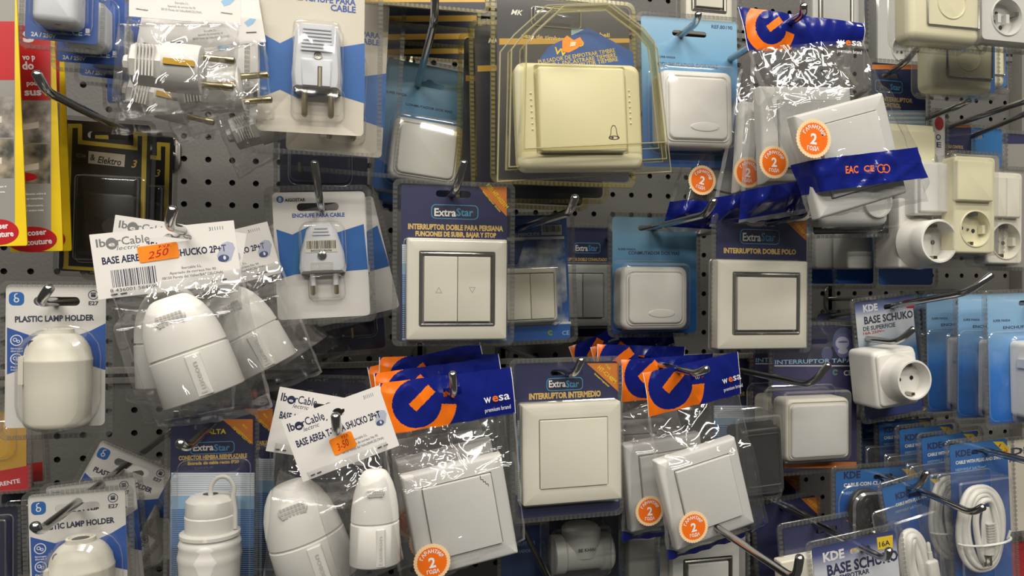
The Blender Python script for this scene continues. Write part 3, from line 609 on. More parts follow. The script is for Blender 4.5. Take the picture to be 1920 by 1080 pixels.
# ---- black and yellow switch cards
it = Item('wall_switch_pack', 'black card with yellow border, front of its pair, under the bent hook', 'switch pack', 203, 372, 0.16, roll=-1.5)
def elektro(mb):
    it = mb.it; d = it.face
    for a in ([(126, 232), (150, 232), (150, 270), (250, 278), (250, 248), (268, 248), (268, 512), (258, 512), (258, 290), (146, 274), (136, 274), (132, 500), (124, 500)],): pass
    Y = 'bright_yellow'
    mb.shape([(127, 238), (136, 238), (128, 502), (119, 500)], Y, d+0.1); mb.shape([(127, 232), (153, 232), (153, 240), (127, 240)], Y, d+0.12); mb.shape([(146, 234), (154, 234), (154, 268), (146, 268)], Y, d+0.14)
    mb.shape([(146, 262), (258, 274), (258, 282), (146, 270)], Y, d+0.16); mb.shape([(250, 250), (258, 250), (258, 282), (250, 280)], Y, d+0.14); mb.shape([(250, 246), (276, 248), (276, 256), (250, 254)], Y, d+0.12); mb.shape([(267, 250), (276, 250), (270, 510), (261, 508)], Y, d+0.1)
    mb.shape([(119, 498), (266, 506), (264, 514), (117, 504)], Y, d+0.12)
    mb.shape([(166, 283), (235, 290), (233, 313), (165, 306)], 'paper_warm', d+0.15); mb.text('Elektro', 183, 305, 44, 13, 'black', d+0.3, bold=0.02, rot=-4, shear=0.15); mb.text('&', 169, 300, 9, 12, 'black', d+0.3, rot=-4)
    mb.text('EDM', 143, 294, 17, 7, 'grey_ink', d+0.2, rot=-4); mb.text('3', 246, 314, 11, 15, 'gold', d+0.2, shear=0.3)
pack_card(it, it.R(116, 230, 280, 510), 6, 'black', slot_hole(it.c(203, 255), 70, 13), elektro)
mb = it.mb(); R = it.R(140, 360, 258, 480, 16); mb.plate(R, 14, 2, 14, 6, 'smoke_black'); mb.poly(circ(R[0]+22, R[1]-4, 30, 28, 18), 14.4, 'dark_grey'); mb.poly(circ(R[0]-22, R[1]-10, 20, 24, 24), 14.3, 'dark_void'); mb.build('wall_switch', it.o)
blister(it, it.R(106, 222, 291, 520), 14, slot_hole(it.c(203, 255), 70, 13), [(it.R(134, 326, 262, 492, 28), 10, 30, 8)], m=7, mat='smoke', teeth=False)
o = dup(it, 'black and yellow switch card behind the front one, right edge showing', 0.03, 24, -6)
hook('long chrome peg hook at the upper left bent towards the left', (236, 246), 0.16, bend=(88, 172), tip=(66, 133))
# ---- adapters in blue blisters, top left
it = Item('adapter_pack', 'blue blister with white adapter block marked 2A / 250V, top left corner, front of stack', 'adapter pack', 128, 15, 0.29, roll=-1.5)
def adapt(mb):
    mb.text('2A / 250V', 58, 67, 46, 8, 'white_ink', bold=0.035, rot=-1); c = mb.it.c(121, 59, 1.4); ring_arc(mb, c, 2, 5.5, 20, 330, mb.it.face+0.1, 'green_dot', 16)
    mb.text('CE', 135, 65, 19, 11, 'white_ink', bold=0.02); c = mb.it.c(164, 58, 1.4); mb.box(c[0], c[1], 7, 9, 0.5, mb.it.face+0.1, 'white_ink'); mb.box(c[0], c[1]-7, 9, 2, 0.5, mb.it.face+0.1, 'white_ink')
pack_card(it, it.R(50, -90, 186, 78), 6, 'aig_blue2', None, adapt)
mb = it.mb(); R = it.R(62, -50, 148, 46, 34); mb.plate(R, 16, 2, 44, 14, 'bluewhite', 6); sw = mb.build('adapter', it.o); mb = it.mb(); mb.box(R[0]+4, R[1]-R[3]/2+3, 9, 5, 20, 34, 'dark_grey'); mb.build('socket_slot', sw)
blister(it, it.R(40, -100, 200, 98), 14, None, [(it.R(52, -70, 160, 50, 40), 20, 50, 14)], m=8)
for i, (do, du, dv, ro) in enumerate(((0.035, 16, -10, 1), (0.07, 26, -12, -2), (0.11, 40, -36, 3))):
    o = dup(it, ('blue adapter blister just behind the 2A / 250V one, lower edge showing', 'third blue adapter blister of the top left stack, lower edge only', 'rearmost adapter blister of the top left stack, clear rim over the dark card')[i], do, du, dv, ro)
    o['group'] = 'stack of adapter blisters top left'
# ---- bagged plugs
def plug_body(it, c, D, ang, L, w, mat, pins=True, gold=True, parent=None):
    """angular two-pin plug lying on its side: ribbed grip, round head with earth strip, two pins"""
    ca, sa = math.cos(math.radians(ang)), math.sin(math.radians(ang)); at = lambda t, x: (c[0]+x*ca-t*sa, c[1]+x*sa+t*ca)
    mb = it.mb(); prof = [(-0.10*L, w*0.18), (-0.08*L, w*0.24), (0, w*0.26), (0.01*L, w*0.5), (0.04*L, w*0.60), (0.45*L, w*0.64), (0.50*L, w*0.66)]
    mb.lathe(c, D, ang, prof, mat, 8, 0.85); 
    prof = [(0.46*L, w*0.55), (0.47*L, w*0.70), (0.9*L, w*0.72), (0.97*L, w*0.70), (0.985*L, w*0.62)]
    mb.lathe(c, D, ang, prof, mat, 32, 0.85)
    for k in range(6):
        a = at(0.14*L+k*0.045*L, 0); mb.box(a[0], a[1], w*0.9, L*0.02, D+w*0.4, D+w*0.56, mat, ang)
    p = mb.build('plug', parent or it.o)
    if gold:
        mb = it.mb(); a = at(0.72*L, 0); mb.box(a[0], a[1], w*0.17, L*0.42, D+w*0.5, D+w*0.645, 'gold_contact', ang); mb.build('earth_contact', p)
    if pins:
        for sg in (1, -1):
            mb = it.mb(); a = at(0.97*L, sg*w*0.40); mb.lathe(a, D, ang, [(0, w*0.1), (L*0.3, w*0.1), (L*0.31, w*0.115), (L*0.44, w*0.115), (L*0.46, w*0.06)], 'brass', 14); mb.build('pin', p)
    return p
it = Item('bagged_plug', 'bagged white earthed plug lying sideways under a white header card, front of the top bunch', 'bagged plug', 345, 20, 0.315, roll=-0.5)
mb = it.mb(); R = it.R(244, -70, 454, 40); mb.slab(rr(*R, 1), 0, 1.2, 'paper')
for t, x, y, w in (('Ibercable S.L.', 328, 7, 26), ('Apartado de correos No 90', 314, 13, 52), ('08150 Parets del Valles(BARCELONA)', 302, 19, 76)): mb.text(t, x, y, w, 4.6, 'grey_ink', 1.35, bold=0)
mb.shape([(414, 2), (428, -4), (440, 0), (432, 8), (420, 12)], 'lightblue', 1.4)
for x, y in ((266, 17), (425, 24)): c = it.c(x, y, 1.3); mb.box(c[0], c[1], 20, 1.6, 1.2, 2.2, 'steel', -3)
mb.build('header_card', it.o)
plug_body(it, it.c(246, 119, 44), 44, -92, 122, 62, 'white')
film_sheet(it, [(238, 40), (450, 44), (440, 205), (222, 224)], 60, 'film', 21, back=True, dbase=2, crk=0.8, floor=(88, 0.05))
PL = it
for i, (do, du, dv, ro) in enumerate(((0.04, 30, -8, 10), (0.08, -50, -4, -9), (0.12, 60, -30, 24))):
    o = dup(PL, ('bagged plug behind the front one, ribbed grey grip showing right beside the large plug blister', 'bagged plug behind, cable end sticking out on the left side of the bunch', 'bagged plug at the back of the top bunch, bag corner hanging low')[i], do, du, dv, ro); o['group'] = 'bunch of bagged plugs'
# ---- flat plug blisters
def plug_card(it, R, cr, zz, mats, texts, hole, plug, teeth=True, flr=14, dome=None, m=9):
    def pr(mb):
        d = mb.it.face; zz(mb, d)
        for (t, x, y, w, c, mt, al) in texts: mb.text(t, x, y, w, c, mt, d+0.25, al, 0.03)
    pack_card(it, cr, 8, mats, hole, pr)
    plug(it)
    blister(it, R, flr, hole, dome or [], m=m)
it = Item('plug_pack', 'large plug blister with white two-pin plug on beige and blue zigzag card, ENCHUFE PARA CABLE', 'plug pack', 597, 110, 0.27, roll=-0.6)
def zz(mb, d):
    mb.shape([(487, 60), (525, 81), (578, 55), (640, 88), (684, 81), (684, 194), (632, 178), (558, 184), (525, 168), (487, 183)], 'aig_blue', d+0.1)
def big_plug(it):
    D = 26; c = it.c(594, 118, 34); mb = it.mb(); K = it.k(30)
    L = lambda pts, d: [(c[0]+x*K, c[1]+y*K, d) for x, y in pts]
    base = [(-44, -48), (44, -48), (46, -20), (44, 10), (40, 62), (30, 76), (-30, 76), (-40, 62), (-44, 10), (-46, -20)][::1]
    sc = lambda f, g, dx=0: [(x*f, y*g+dx) for x, y in base]
    mb.loft([L(sc(1, 1), 2), L(sc(1, 1), 24), L(sc(0.95, 0.97), 32), L(sc(0.84, 0.92), 37)], 'bluewhite'); 
    mb.loft([L([(-26, -46), (26, -46), (30, 4), (30, 8), (-30, 8), (-30, 4)], 36), L([(-24, -44), (24, -44), (26, 0), (22, 3), (-22, 3), (-26, 0)], 41)], 'bluewhite')
    for k in range(7): mb.box(c[0], c[1]+(62-k*6.6)*K, (50-abs(3-k)*0+k*1.2)*K, 3.4*K, 36, 40.5, 'bluewhite')
    p = mb.build('plug', it.o)
    mb = it.mb(); mb.lathe_d((c[0]+2*K, c[1]+12*K), [(7, 41), (6.5, 37.5), (0.5, 37)], 'steel', 18); mb.build('screw', p)
    mb = it.mb(); mb.box(c[0]+6*K, c[1]-28*K, 8*K, 40*K, 40, 41.4, 'dark_grey'); mb.box(c[0]+6*K, c[1]-28*K, 4*K, 36*K, 41.4, 42, 'brass'); mb.build('earth_contact', p)
    for dx in (-22, 26):
        mb = it.mb(); pin(mb, (c[0]+dx*K, c[1]-46*K), 20, 53*K, 6.4*K, 'brass'); mb.build('pin', p)
plug_card(it, it.R(462, -80, 720, 292), it.R(486, -70, 684, 250), zz, 'paper_warm', [('ENCHUFE PARA', 667, 10, 110, 12, 'aig_blue2', 'r'), ('CABLE', 667, 24, 48, 12, 'aig_blue2', 'r')], None, big_plug,
          dome=[(it.R(546, 32, 642, 168, 44), 18, 48, 10), (it.R(545, 160, 645, 222, 20), 12, 32, 8)], m=10)
BP = it
o = dup(it, 'plug blister hanging behind the large zigzag one, lower corner and toothed rim showing', 0.05, 44, -14, -2.5)
it = Item('plug_pack', 'dark navy plug blister behind the large zigzag one, single pin visible', 'plug pack', 605, 290, 0.13)
pack_card(it, it.R(526, 200, 690, 400), 8, 'deepnavy'); c = it.c(562, 305, 12); mb = it.mb(); pin(mb, c, 12, 18, 4, 'brass'); mb.build('pin', it.o)
blister(it, it.R(515, 190, 700, 410), 12, None, [(it.R(540, 210, 660, 345, 20), 16, 24, 8)], m=7)
it = Item('plug_pack', 'small plug blister with euro plug and barcode on blue zigzag card, ENCHUFE PARA CABLE', 'plug pack', 603, 478, 0.215, roll=2.6)
def zz2(mb, d):
    mb.shape([(518, 430), (548, 440), (580, 424), (632, 436), (682, 420), (690, 505), (652, 508), (590, 514), (562, 512), (528, 522)], 'aig_blue', d+0.1)
    mb.shape([(555, 440), (580, 424), (575, 512), (545, 516)], 'blue_card', d+0.14)
    c = mb.it.c(525, 374, d); mb.poly(circ(c[0], c[1], 6.5, 18), d+0.15, 'aig_blue'); mb.text('8', c[0]-0.2, c[1]-4, 5, 8, 'paper', d+0.3, 'c', local=True)
def small_plug(it):
    c = it.c(603, 478, 26); K = it.k(26); mb = it.mb()
    L = lambda pts, d: [(c[0]+x*K, c[1]+y*K, d) for x, y in pts]
    base = [(-40, -34), (42, -34), (44, -24), (41, 4), (28, 48), (18, 62), (-14, 62), (-26, 48), (-39, 4), (-42, -24)]
    sc = lambda f: [(x*f, y*f) for x, y in base]
    mb.loft([L(sc(1), 3), L(sc(1), 18), L(sc(0.93), 26), L(sc(0.86), 28)], 'bluewhite')
    for k in range(3): mb.box(c[0]+1, c[1]+(50-k*6)*K, (24+k*4)*K, 2.4, 27, 30, 'bluewhite')
    mb.box(c[0], c[1]-21*K, 40*K, 15*K, 27.5, 29, 'emboss'); mb.text('10A 250V~', c[0], c[1]-25*K, 34*K, 7*K, 'bluewhite', 29.2, 'c', local=True)
    p = mb.build('plug', it.o)
    mb = it.mb(); mb.box(c[0], c[1]+17*K, 58*K, 24*K, 28, 28.8, 'ivory'); mb.barcode(c[0], c[1]+19*K, 52*K, 15*K, 29, 'black', 9); mb.text('8433325186596', c[0], c[1]+6.5*K, 38*K, 3.5*K, 'black', 29, 'c', local=True); mb.build('barcode_sticker', p)
    mb = it.mb(); mb.lathe_d((c[0]+1, c[1]-1*K), [(8, 27.5), (8, 30), (6.5, 31), (0.5, 31)], 'chrome', 20, 1, False, True); mb.box(c[0]+1, c[1]-1*K, 9, 2, 31, 31.4, 'dark_grey'); mb.box(c[0]+1, c[1]-1*K, 2, 9, 31, 31.4, 'dark_grey'); mb.build('screw', p)
    for dx in (-19, 24):
        mb = it.mb(); q = (c[0]+dx*K, c[1]-33*K); mb.lathe(q, 14, 180+(-3 if dx < 0 else 3)*-1, [(0, 5.2), (24*K, 5)], 'bluewhite', 14); mb.lathe((q[0], q[1]-24*K), 14, 180, [(0, 4.6), (16*K, 4.6), (18*K, 2.6)], 'brass', 14); mb.build('pin', p)
hl = slot_hole(it.c(596, 388), 76, 15)
plug_card(it, it.R(503, 348, 702, 608), it.R(517, 360, 690, 596), zz2, 'paper', [('AIGOSTAR', 534, 378, 38, 6, 'black', 'l'), ('ENCHUFE PARA CABLE', 548, 408, 98, 7.5, 'aig_blue2', 'l')], hl, small_plug,
          dome=[(it.R(560, 412, 648, 518, 36), 20, 38, 10), (it.R(578, 512, 646, 562, 20), 10, 28, 6)], m=10)
hook('chrome peg hook standing up through the small plug blister', (604, 390), 0.215, ext=0.03, tip=(589, 300))
o = dup(it, 'small plug blister swung out to the right behind the euro plug pack', 0.045, 24, -10, 11, pivot=it.c(596, 388))
it = Item('plug_pack', 'dark blue blister peeking out below the small euro plug pack', 'plug pack', 650, 610, 0.14, roll=4)
pack_card(it, it.R(575, 540, 720, 658), 8, 'navy'); blister(it, it.R(562, 530, 730, 668), 12, None, [(it.R(596, 545, 706, 636, 18), 12, 20, 8)], m=7)
c = it.c(660, 615, 14); mb = it.mb(); pin(mb, c, 10, 20, 3, 'brass'); mb.build('pin', it.o)
# ---- connector pack bottom left, dark blue pack
it = Item('connector_pack', 'navy pack with white replaceable female connector and loop strap, CONECTOR HEMBRA REEMPLAZABLE', 'connector pack', 398, 930, 0.265, roll=-0.5)
pr = star_print([(416, 786), (474, 786), (474, 834)], [('Mod.', 458, 801, 12, 4, -45), ('XFGBTC21-W', 452, 818, 50, 6, -45)], (357, 828, 440, 851), [('CONECTOR HEMBRA REEMPLAZABLE', 335, 863, 128, 8), ('Entrada de cable recto IP20', 352, 872, 96, 6)], [(321, 886), (478, 886), (478, 1110), (321, 1110)])
def pr2(mb): pr(mb); mb.text('ALTA', 388, 814, 36, 9, 'yellow', mb.it.face+0.2, bold=0.03)
pack_card(it, it.R(320, 780, 480, 1130), 8, 'navy', euro_hole(it.c(396, 800), 60, 11), pr2)
D = 40; cc = it.c(393, 1120, D); mb = it.mb()
mb.lathe(cc, D, 0, [(0, 50), (60, 53), (72, 54), (78, 55.5), (84, 54), (96, 52.5), (100, 54), (106, 52), (112, 45), (114, 46)], 'white', 44, 0.85)
mb.lathe(cc, D, 0, [(112, 48), (114, 52), (120, 52), (122, 47)], 'white', 44, 0.85)
mb.lathe(cc, D, 0, [(118, 43), (150, 44), (152, 42), (156, 43), (178, 42), (186, 34), (188, 24)], 'white', 20, 0.85)
cn = mb.build('cable_connector', it.o)
mb = it.mb(); mb.lathe((cc[0], cc[1]+187), D, 0, [(0, 13), (2, 13), (2.2, 8)], 'dark_grey', 20, 0.6); mb.build('cable_entry', cn)
mb = it.mb(); pts = []
for i in range(21):
    a = math.radians(200-i*11.0); pts.append((cc[0]+22+20*math.cos(a), cc[1]+196+26*math.sin(a), D+12))
pts += [(cc[0]+44, cc[1]+160, D+10), (cc[0]+44, cc[1]+125, D+6)]
mb.tube(pts, 4.2, 'white', 10); mb.build('strap', cn)
blister(it, it.R(309, 770, 486, 1140), 14, None, [(it.R(318, 876, 460, 1140, 60), 16, 84, 12, 4)], m=8)
hook('chrome peg hook at the lower left in front of the female connector pack', (396, 797), 0.265, ext=0.075, tip=(335, 830))
o = dup(it, 'connector pack behind the female connector pack, right edge and top rim showing', 0.035, 26, 4, drop=('cable_connector', 'blister_shell.x'))
it = Item('plug_pack', 'dark blue blister marked 16A 250V behind the lower bagged cable sockets', 'plug pack', 610, 790, 0.15, roll=-3)
def kd(mb): mb.text('KDE', 544, 742, 42, 12, 'grey_ink', bold=0.03); mb.text('16A, 250V~', 624, 745, 52, 8, 'grey_ink')
pack_card(it, it.R(535, 715, 682, 900), 8, 'deepnavy', None, kd); blister(it, it.R(522, 702, 694, 910), 14, None, [(it.R(545, 760, 670, 900, 16), 14, 24, 8)], m=7)
dup(it, 'second dark blue 16A blister behind, shifted up to the right', 0.03, 28, 14, 3)
# ================================================================ middle third
# ---- navy switch packs
def star_pack(it, R, cr, hole, prints, sw=None, domeR=None, card='navy', h=30):
    pack_card(it, cr, 7, card, hole, prints)
    if sw: sw()
    blister(it, R, 12, hole, [(domeR, 6, h, 5, 2)] if domeR else [], m=9)
def tri(mb, k, R, d):
    y = R[1]-2; x = R[0]-4; s = 5.5 if k == 0 else -5.5
    outline(mb, [(x-6, y-s), (x+6, y-s), (x, y+s)], 0.2, d, 'grey_ink')
it = Item('shutter_switch_pack', 'navy pack with white double shutter switch and up-down arrows, INTERRUPTOR DOBLE PARA PERSIANA', 'switch pack', 852, 494, 0.265, roll=-0.4)
hl = slot_hole(it.c(850, 364), 66, 13)
star_pack(it, it.R(738, 340, 966, 648), it.R(753, 349, 951, 639), hl, star_print([(898, 350), (950, 350), (950, 406)], [('REF: HT-H231M', 930, 370, 58, 8, -48), ('Interruptor doble', 921, 379, 50, 3.6, -48)], (809, 384, 897, 411), [('INTERRUPTOR DOBLE PARA PERSIANA', 765, 429, 178, 10), ('FUNCIONES DE SUBIR, BAJAR Y STOP', 779, 442, 151, 9)], [(754, 458), (950, 458), (950, 638), (754, 638)]),
          lambda: wall_switch(it, it.R(764, 447, 952, 637, 24), 2, 24, 'ivory', it.R(787, 472, 929, 612, 24), 'chrome', True, marks=tri), it.R(761, 447, 955, 641, 30), h=34)
hook('chrome peg hook through the double shutter switch pack', (846, 364), 0.265, ext=0.028, tip=(872, 300))
it = Item('switch_pack', 'navy pack with one-rocker white switch in chrome rim, INTERRUPTOR DOBLE POLO', 'switch pack', 1428, 532, 0.255, roll=-0.5)
hl = slot_hole(it.c(1426, 418), 62, 12)
star_pack(it, it.R(1334, 403, 1521, 662), it.R(1343, 411, 1512, 652), hl, star_print([(1470, 412), (1512, 412), (1512, 452)], [('HT-101BM', 1494, 426, 44, 7, -46)], (1388, 430, 1462, 458), [('INTERRUPTOR DOBLE POLO', 1357, 474, 135, 9.5)], [(1343, 500), (1512, 500), (1512, 652), (1343, 652)]),
          lambda: wall_switch(it, it.R(1347, 488, 1515, 654, 24), 2, 24, 'ivory', it.R(1375, 511, 1501, 628, 24), 'chrome'), it.R(1345, 487, 1517, 657, 30), h=34)
hook('chrome peg hook below the white switch bag, through the double pole switch pack', (1440, 418), 0.255, ext=0.06, tip=(1526, 380))
it = Item('switch_pack', 'navy pack with plain white single switch, INTERRUPTOR INTERMEDIO, bottom centre', 'switch pack', 1065, 824, 0.265, roll=0.6)
hl = slot_hole(it.c(1062, 698), 62, 12)
star_pack(it, it.R(958, 670, 1168, 973), it.R(970, 680, 1161, 964), hl, star_print([(1100, 681), (1160, 681), (1160, 735)], [('Mod.', 1139, 690, 12, 5, -42), ('HT-C140M', 1136, 705, 44, 8, -42), ('Interruptor', 1128, 714, 38, 3.6, -42)], (1025, 708, 1093, 732), [('INTERRUPTOR INTERMEDIO', 992, 749, 134, 11)], [(970, 788), (1160, 788), (1160, 940), (970, 940)]),
          lambda: wall_switch(it, it.R(981, 756, 1167, 943, 24), 2, 24, 'ivory', it.R(1012, 784, 1141, 914, 24), None), it.R(980, 756, 1169, 946, 30), h=34)
hook('chrome peg hook through the plain white intermediate switch pack', (1062, 697), 0.265, ext=0.022, tip=(1092, 671)); IM = it
o = dup(it, 'navy switch pack directly behind the INTERRUPTOR INTERMEDIO pack, dark edges showing', 0.04, 10, -10, -1)
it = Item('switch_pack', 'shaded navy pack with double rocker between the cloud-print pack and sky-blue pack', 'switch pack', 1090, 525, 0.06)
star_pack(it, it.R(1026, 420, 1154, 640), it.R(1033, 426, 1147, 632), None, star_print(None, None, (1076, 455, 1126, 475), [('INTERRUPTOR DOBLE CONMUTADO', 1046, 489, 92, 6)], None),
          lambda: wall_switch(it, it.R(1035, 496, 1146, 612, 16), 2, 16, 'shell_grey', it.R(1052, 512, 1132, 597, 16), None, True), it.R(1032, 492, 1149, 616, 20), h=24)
# ---- cloud print pack with twin rocker
it = Item('switch_pack', 'blue cloud-print pack with white twin rocker surface switch, behind the shutter switch pack', 'switch pack', 1000, 522, 0.16, roll=2)
def cloud(mb):
    d = mb.it.face; mb.shape([(918, 446), (1058, 444), (1066, 606), (918, 612)], 'cloud_print', d+0.05); mb.shape([(918, 446), (1058, 443), (1058, 448), (918, 450)], 'white_ink', d+0.15)
    mb.shape([(918, 452), (984, 452), (960, 530), (945, 612), (918, 612)], 'kde_deep', d+0.12); mb.shape([(918, 608), (1070, 603), (1071, 607), (918, 612)], 'white_ink', d+0.15)
    mb.text('DE SUPERFICIE IP20', 955, 444, 56, 6, 'white_ink', d+0.2, rot=1.5); mb.text('KDEW5012', 1016, 419, 34, 5, 'lightblue', d+0.2)
    c = mb.it.c(1034, 431, d); mb.poly(rr(c[0], c[1], 40, 19, 1), d+0.15, 'paper'); mb.barcode(c[0], c[1]+2, 35, 12, d+0.3, 'black', 3)
    c = mb.it.c(1032, 624, d); ring_arc(mb, c, 2, 5.5, 30, 330, d+0.2, 'green_dot', 14); mb.text('CE', 1054, 628, 14, 8, 'lightblue', d+0.2)
hl = slot_hole(it.c(985, 428), 44, 9)
pack_card(it, it.R(925, 404, 1066, 638), 5, 'kde_blue', hl, cloud)
wall_switch(it, it.R(935, 502, 1047, 606, 22), 2, 20, 'ivory', it.R(950, 512, 1041, 600, 22), None, True, rd=8, bev=6)
blister(it, it.R(918, 398, 1080, 646), 12, hl, [(it.R(930, 496, 1056, 612, 26), 10, 32, 8, 2)], m=8)
hook('long chrome peg hook above the cloud-print twin rocker pack', (972, 429), 0.16, bend=(1068, 398), tip=(1080, 366))
dup(it, 'cloud-print pack hanging directly behind the front cloud-print pack, lower edge and right rim showing', 0.03, -6, -8, -1)
# ---- sky blue surface switch packs
def sky(texts):
    def f(mb):
        for (t, x, y, w, c, m) in texts: mb.text(t, x, y, w, c, m, mb.it.face+0.1, bold=0.02)
    return f
def panda_pack(it, R, cr, hole, texts, pl, card='sky_card', tilt=0, oval=True, plm='white'):
    pack_card(it, cr, 7, card, hole, sky(texts))
    x0, y0, x1, y1 = pl; d1 = 40; Rp = it.R(x0, y0, x1, y1, d1); cu, cv, w, h = Rp
    mb = it.mb(); mb.plate((cu, cv, w, h), 16, 2, d1, 8, plm, 6); mb.ring((cu, cv, w*0.88, h*0.88), 14, 4, d1-3, d1+2.0, plm); sw = mb.build('surface_switch', it.o)
    mb = it.mb(); mb.plate((cu, cv, w*0.80, h*0.80), 12, d1-2, d1+5, 3, plm, 6)
    if oval: mb.lathe_d((cu+w*0.08, cv-h*0.24), [(w*0.20, d1+5.0), (w*0.19, d1+6.0), (w*0.16, d1+6.2)], plm, 32, 0.28, False, True)
    mb.build('rocker', sw)
    blister(it, R, 12, hole, [((cu, cv+h*0.03, w*1.1, h*1.14), 18, 52, 14, 3)], m=7)
it = Item('switch_pack', 'sky-blue pack with rounded white surface switch, CONMUTADOR DOS VIAS, hanging below centre behind two hooks', 'switch pack', 1226, 518, 0.185, roll=0)
hl = euro_hole(it.c(1224, 428), 60, 12)
panda_pack(it, it.R(1140, 400, 1312, 632), it.R(1149, 408, 1306, 625), hl, [('SUPER PANDA', 1159, 469, 32, 4, 'ink'), ('CONMUTADOR DOS VIAS', 1178, 477, 96, 6.5, 'ink')], (1166, 500, 1291, 618)); PA = it
hook('long chrome peg hook through the sky-blue surface switch pack in the centre', (1222, 427), 0.185, bend=(1324, 402), tip=(1341, 373))
it = Item('switch_pack', 'sky-blue pack CONMUTADOR DOS VIAS with oval mark beside the cream doorbell switch', 'switch pack', 1296, 172, 0.235, roll=1)
hl = euro_hole(it.c(1292, 64), 70, 13)
panda_pack(it, it.R(1196, 28, 1392, 325), it.R(1205, 36, 1384, 314), hl, [('SUPER PANDA', 1234, 108, 32, 4, 'ink'), ('REF.80190', 1334, 53, 40, 7, 'kde_deep'), ('CONMUTADOR DOS VIAS', 1233, 123, 112, 7.5, 'ink')], (1240, 132, 1376, 276), oval=True)
hook('chrome peg hook through the sky-blue pack beside the doorbell switch, tip at the top', (1276, 66), 0.235, ext=0.03, tip=(1310, 24))
it = Item('switch_pack', 'tilted sky-blue pack with wide white surface switch, behind the large plug blister', 'switch pack', 812, 245, 0.165, roll=-7)
hl = euro_hole(it.c(805, 160), 56, 12)
panda_pack(it, it.R(706, 118, 906, 372), it.R(713, 124, 884, 366), hl, [('SUPER PANDA', 724, 174, 38, 5, 'ink'), ('CONMUTADOR DOS VIAS', 760, 197, 88, 4.5, 'ink')], (733, 226, 868, 342), oval=False)
for i in range(3):
    o = dup(it, ('sky-blue pack just behind the tilted wide one, blue edge showing on its right', 'sky-blue pack third on the tilted hook, lower edge over the small plug pack', 'rearmost sky-blue pack on the tilted hook, rim by the pegboard')[i], 0.026*(i+1), 4+3*i, -6*i, 2*i, pivot=it.c(805, 160)); o['group'] = 'sky-blue packs on the tall hook'
hook('tall chrome peg hook reaching from the top edge down to the tilted sky-blue pack', (783, 160), 0.165, ext=0.15, tilt=0.04, tip=(816, -40))
# ---- cream doorbell switch in octagonal clear pack
it = Item('doorbell_switch_pack', 'large yellowed clear clamshell with cream doorbell push switch and torn orange tag', 'doorbell switch pack', 1092, 185, 0.335, roll=2.5)
octo = lambda d: it.mb().pts([(931, 343), (932, 110), (962, 66), (1022, 8), (1134, 4), (1232, 74), (1256, 118), (1259, 324)][::1], d)
def oct_ring(f, d, ref=0):
    q = it.mb().pts([(931, 343), (936, 98), (962, 66), (1024, 10), (1136, 5), (1206, 58), (1234, 92), (1259, 324)], ref); cu = sum(p[0] for p in q)/8; cv = sum(p[1] for p in q)/8
    return [(cu+(x-cu)*f, cv+(y-cv)*f, d) for x, y in q]
def wteeth(mb):
    mb.shape([(1000, 130), (1028, 90), (1102, 54), (1150, 80), (1186, 100), (1190, 130)], 'aig_blue2', 1.4)
    mb.text('W', 1038, 100, 24, 13, 'yellow', 1.7, rot=-12); mb.text('O', 1082, 88, 14, 13, 'yellow', 1.7, rot=8)
    for t, x, y, w in (('PULSADOR DE EMPOTRAR TIMBRE', 1010, 120, 146), ('POUR L ENCASTRARE TIEMBRE', 1018, 128, 140), ('BOTAO DE EMBUTIR TIEMBRE', 1022, 136, 140)): mb.text(t, x, y, w, 8, 'yellow', 1.7, bold=0.0, rot=10)
mb = it.mb(); mb.slab(mb.pts([(1000, 318), (998, 130), (1028, 88), (1102, 52), (1186, 98), (1200, 310)], 0), 0, 1.2, 'aig_blue2'); wteeth(mb); mb.build('card', it.o)
R = it.R(974, 116, 1208, 318, 40); cu, cv, w, h = R
mb = it.mb(); nn = 6
L = []
for f, d, rad in ((0, 8, 18), (0, 26, 18), (4, 36, 16), (10, 40, 14)): L.append([(x, y, d) for x, y in rr(cu, cv, w-2*f, h-2*f, rad, nn)])
Rk = it.R(1010, 128, 1172, 286, 44)
L.append([(x, y, 42) for x, y in rr(Rk[0], Rk[1], Rk[2]+10, Rk[3]+10, 6, nn)]); L.append([(x, y, 36) for x, y in rr(Rk[0], Rk[1], Rk[2]+2, Rk[3]+2, 6, nn)])
mb.loft(L, 'cream'); fr = mb.build('doorbell_switch', it.o)
mb = it.mb(); mb.plate(Rk, 7, 34, 52, 4, 'cream', 5)
B = it.c(1151, 250, 52); bl = [(-9, -7), (-6, -2), (-5, 8), (-3, 13), (0, 14.5), (3, 13), (5, 8), (6, -2), (9, -7)]; d = 52.3
for a, b in zip(bl, bl[1:]): line(mb, (B[0]+a[0], B[1]+a[1]), (B[0]+b[0], B[1]+b[1]), 1.2, d, 'dark_grey')
ring_arc(mb, (B[0], B[1]-8), 2.6, 3.8, 0, 360, d, 'dark_grey', 24, sx=2.8); mb.poly(circ(B[0]-3, B[1]-8, 2.6, 12, 2), d, 'dark_grey'); mb.build('push_plate', fr)
mb = it.mb()
for k in range(7):
    for x, y in ((995+k*0.6, 175+k*11.3), (1179+k*0.6, 170+k*10.2)):
        c = it.c(x, y, 41); mb.lathe_d(c, [(2.2, 40), (1.9, 42.2), (0.9, 43)], 'cream', 10, 1, False, True)
mb.build('raised_dots', fr)
mb = it.mb()
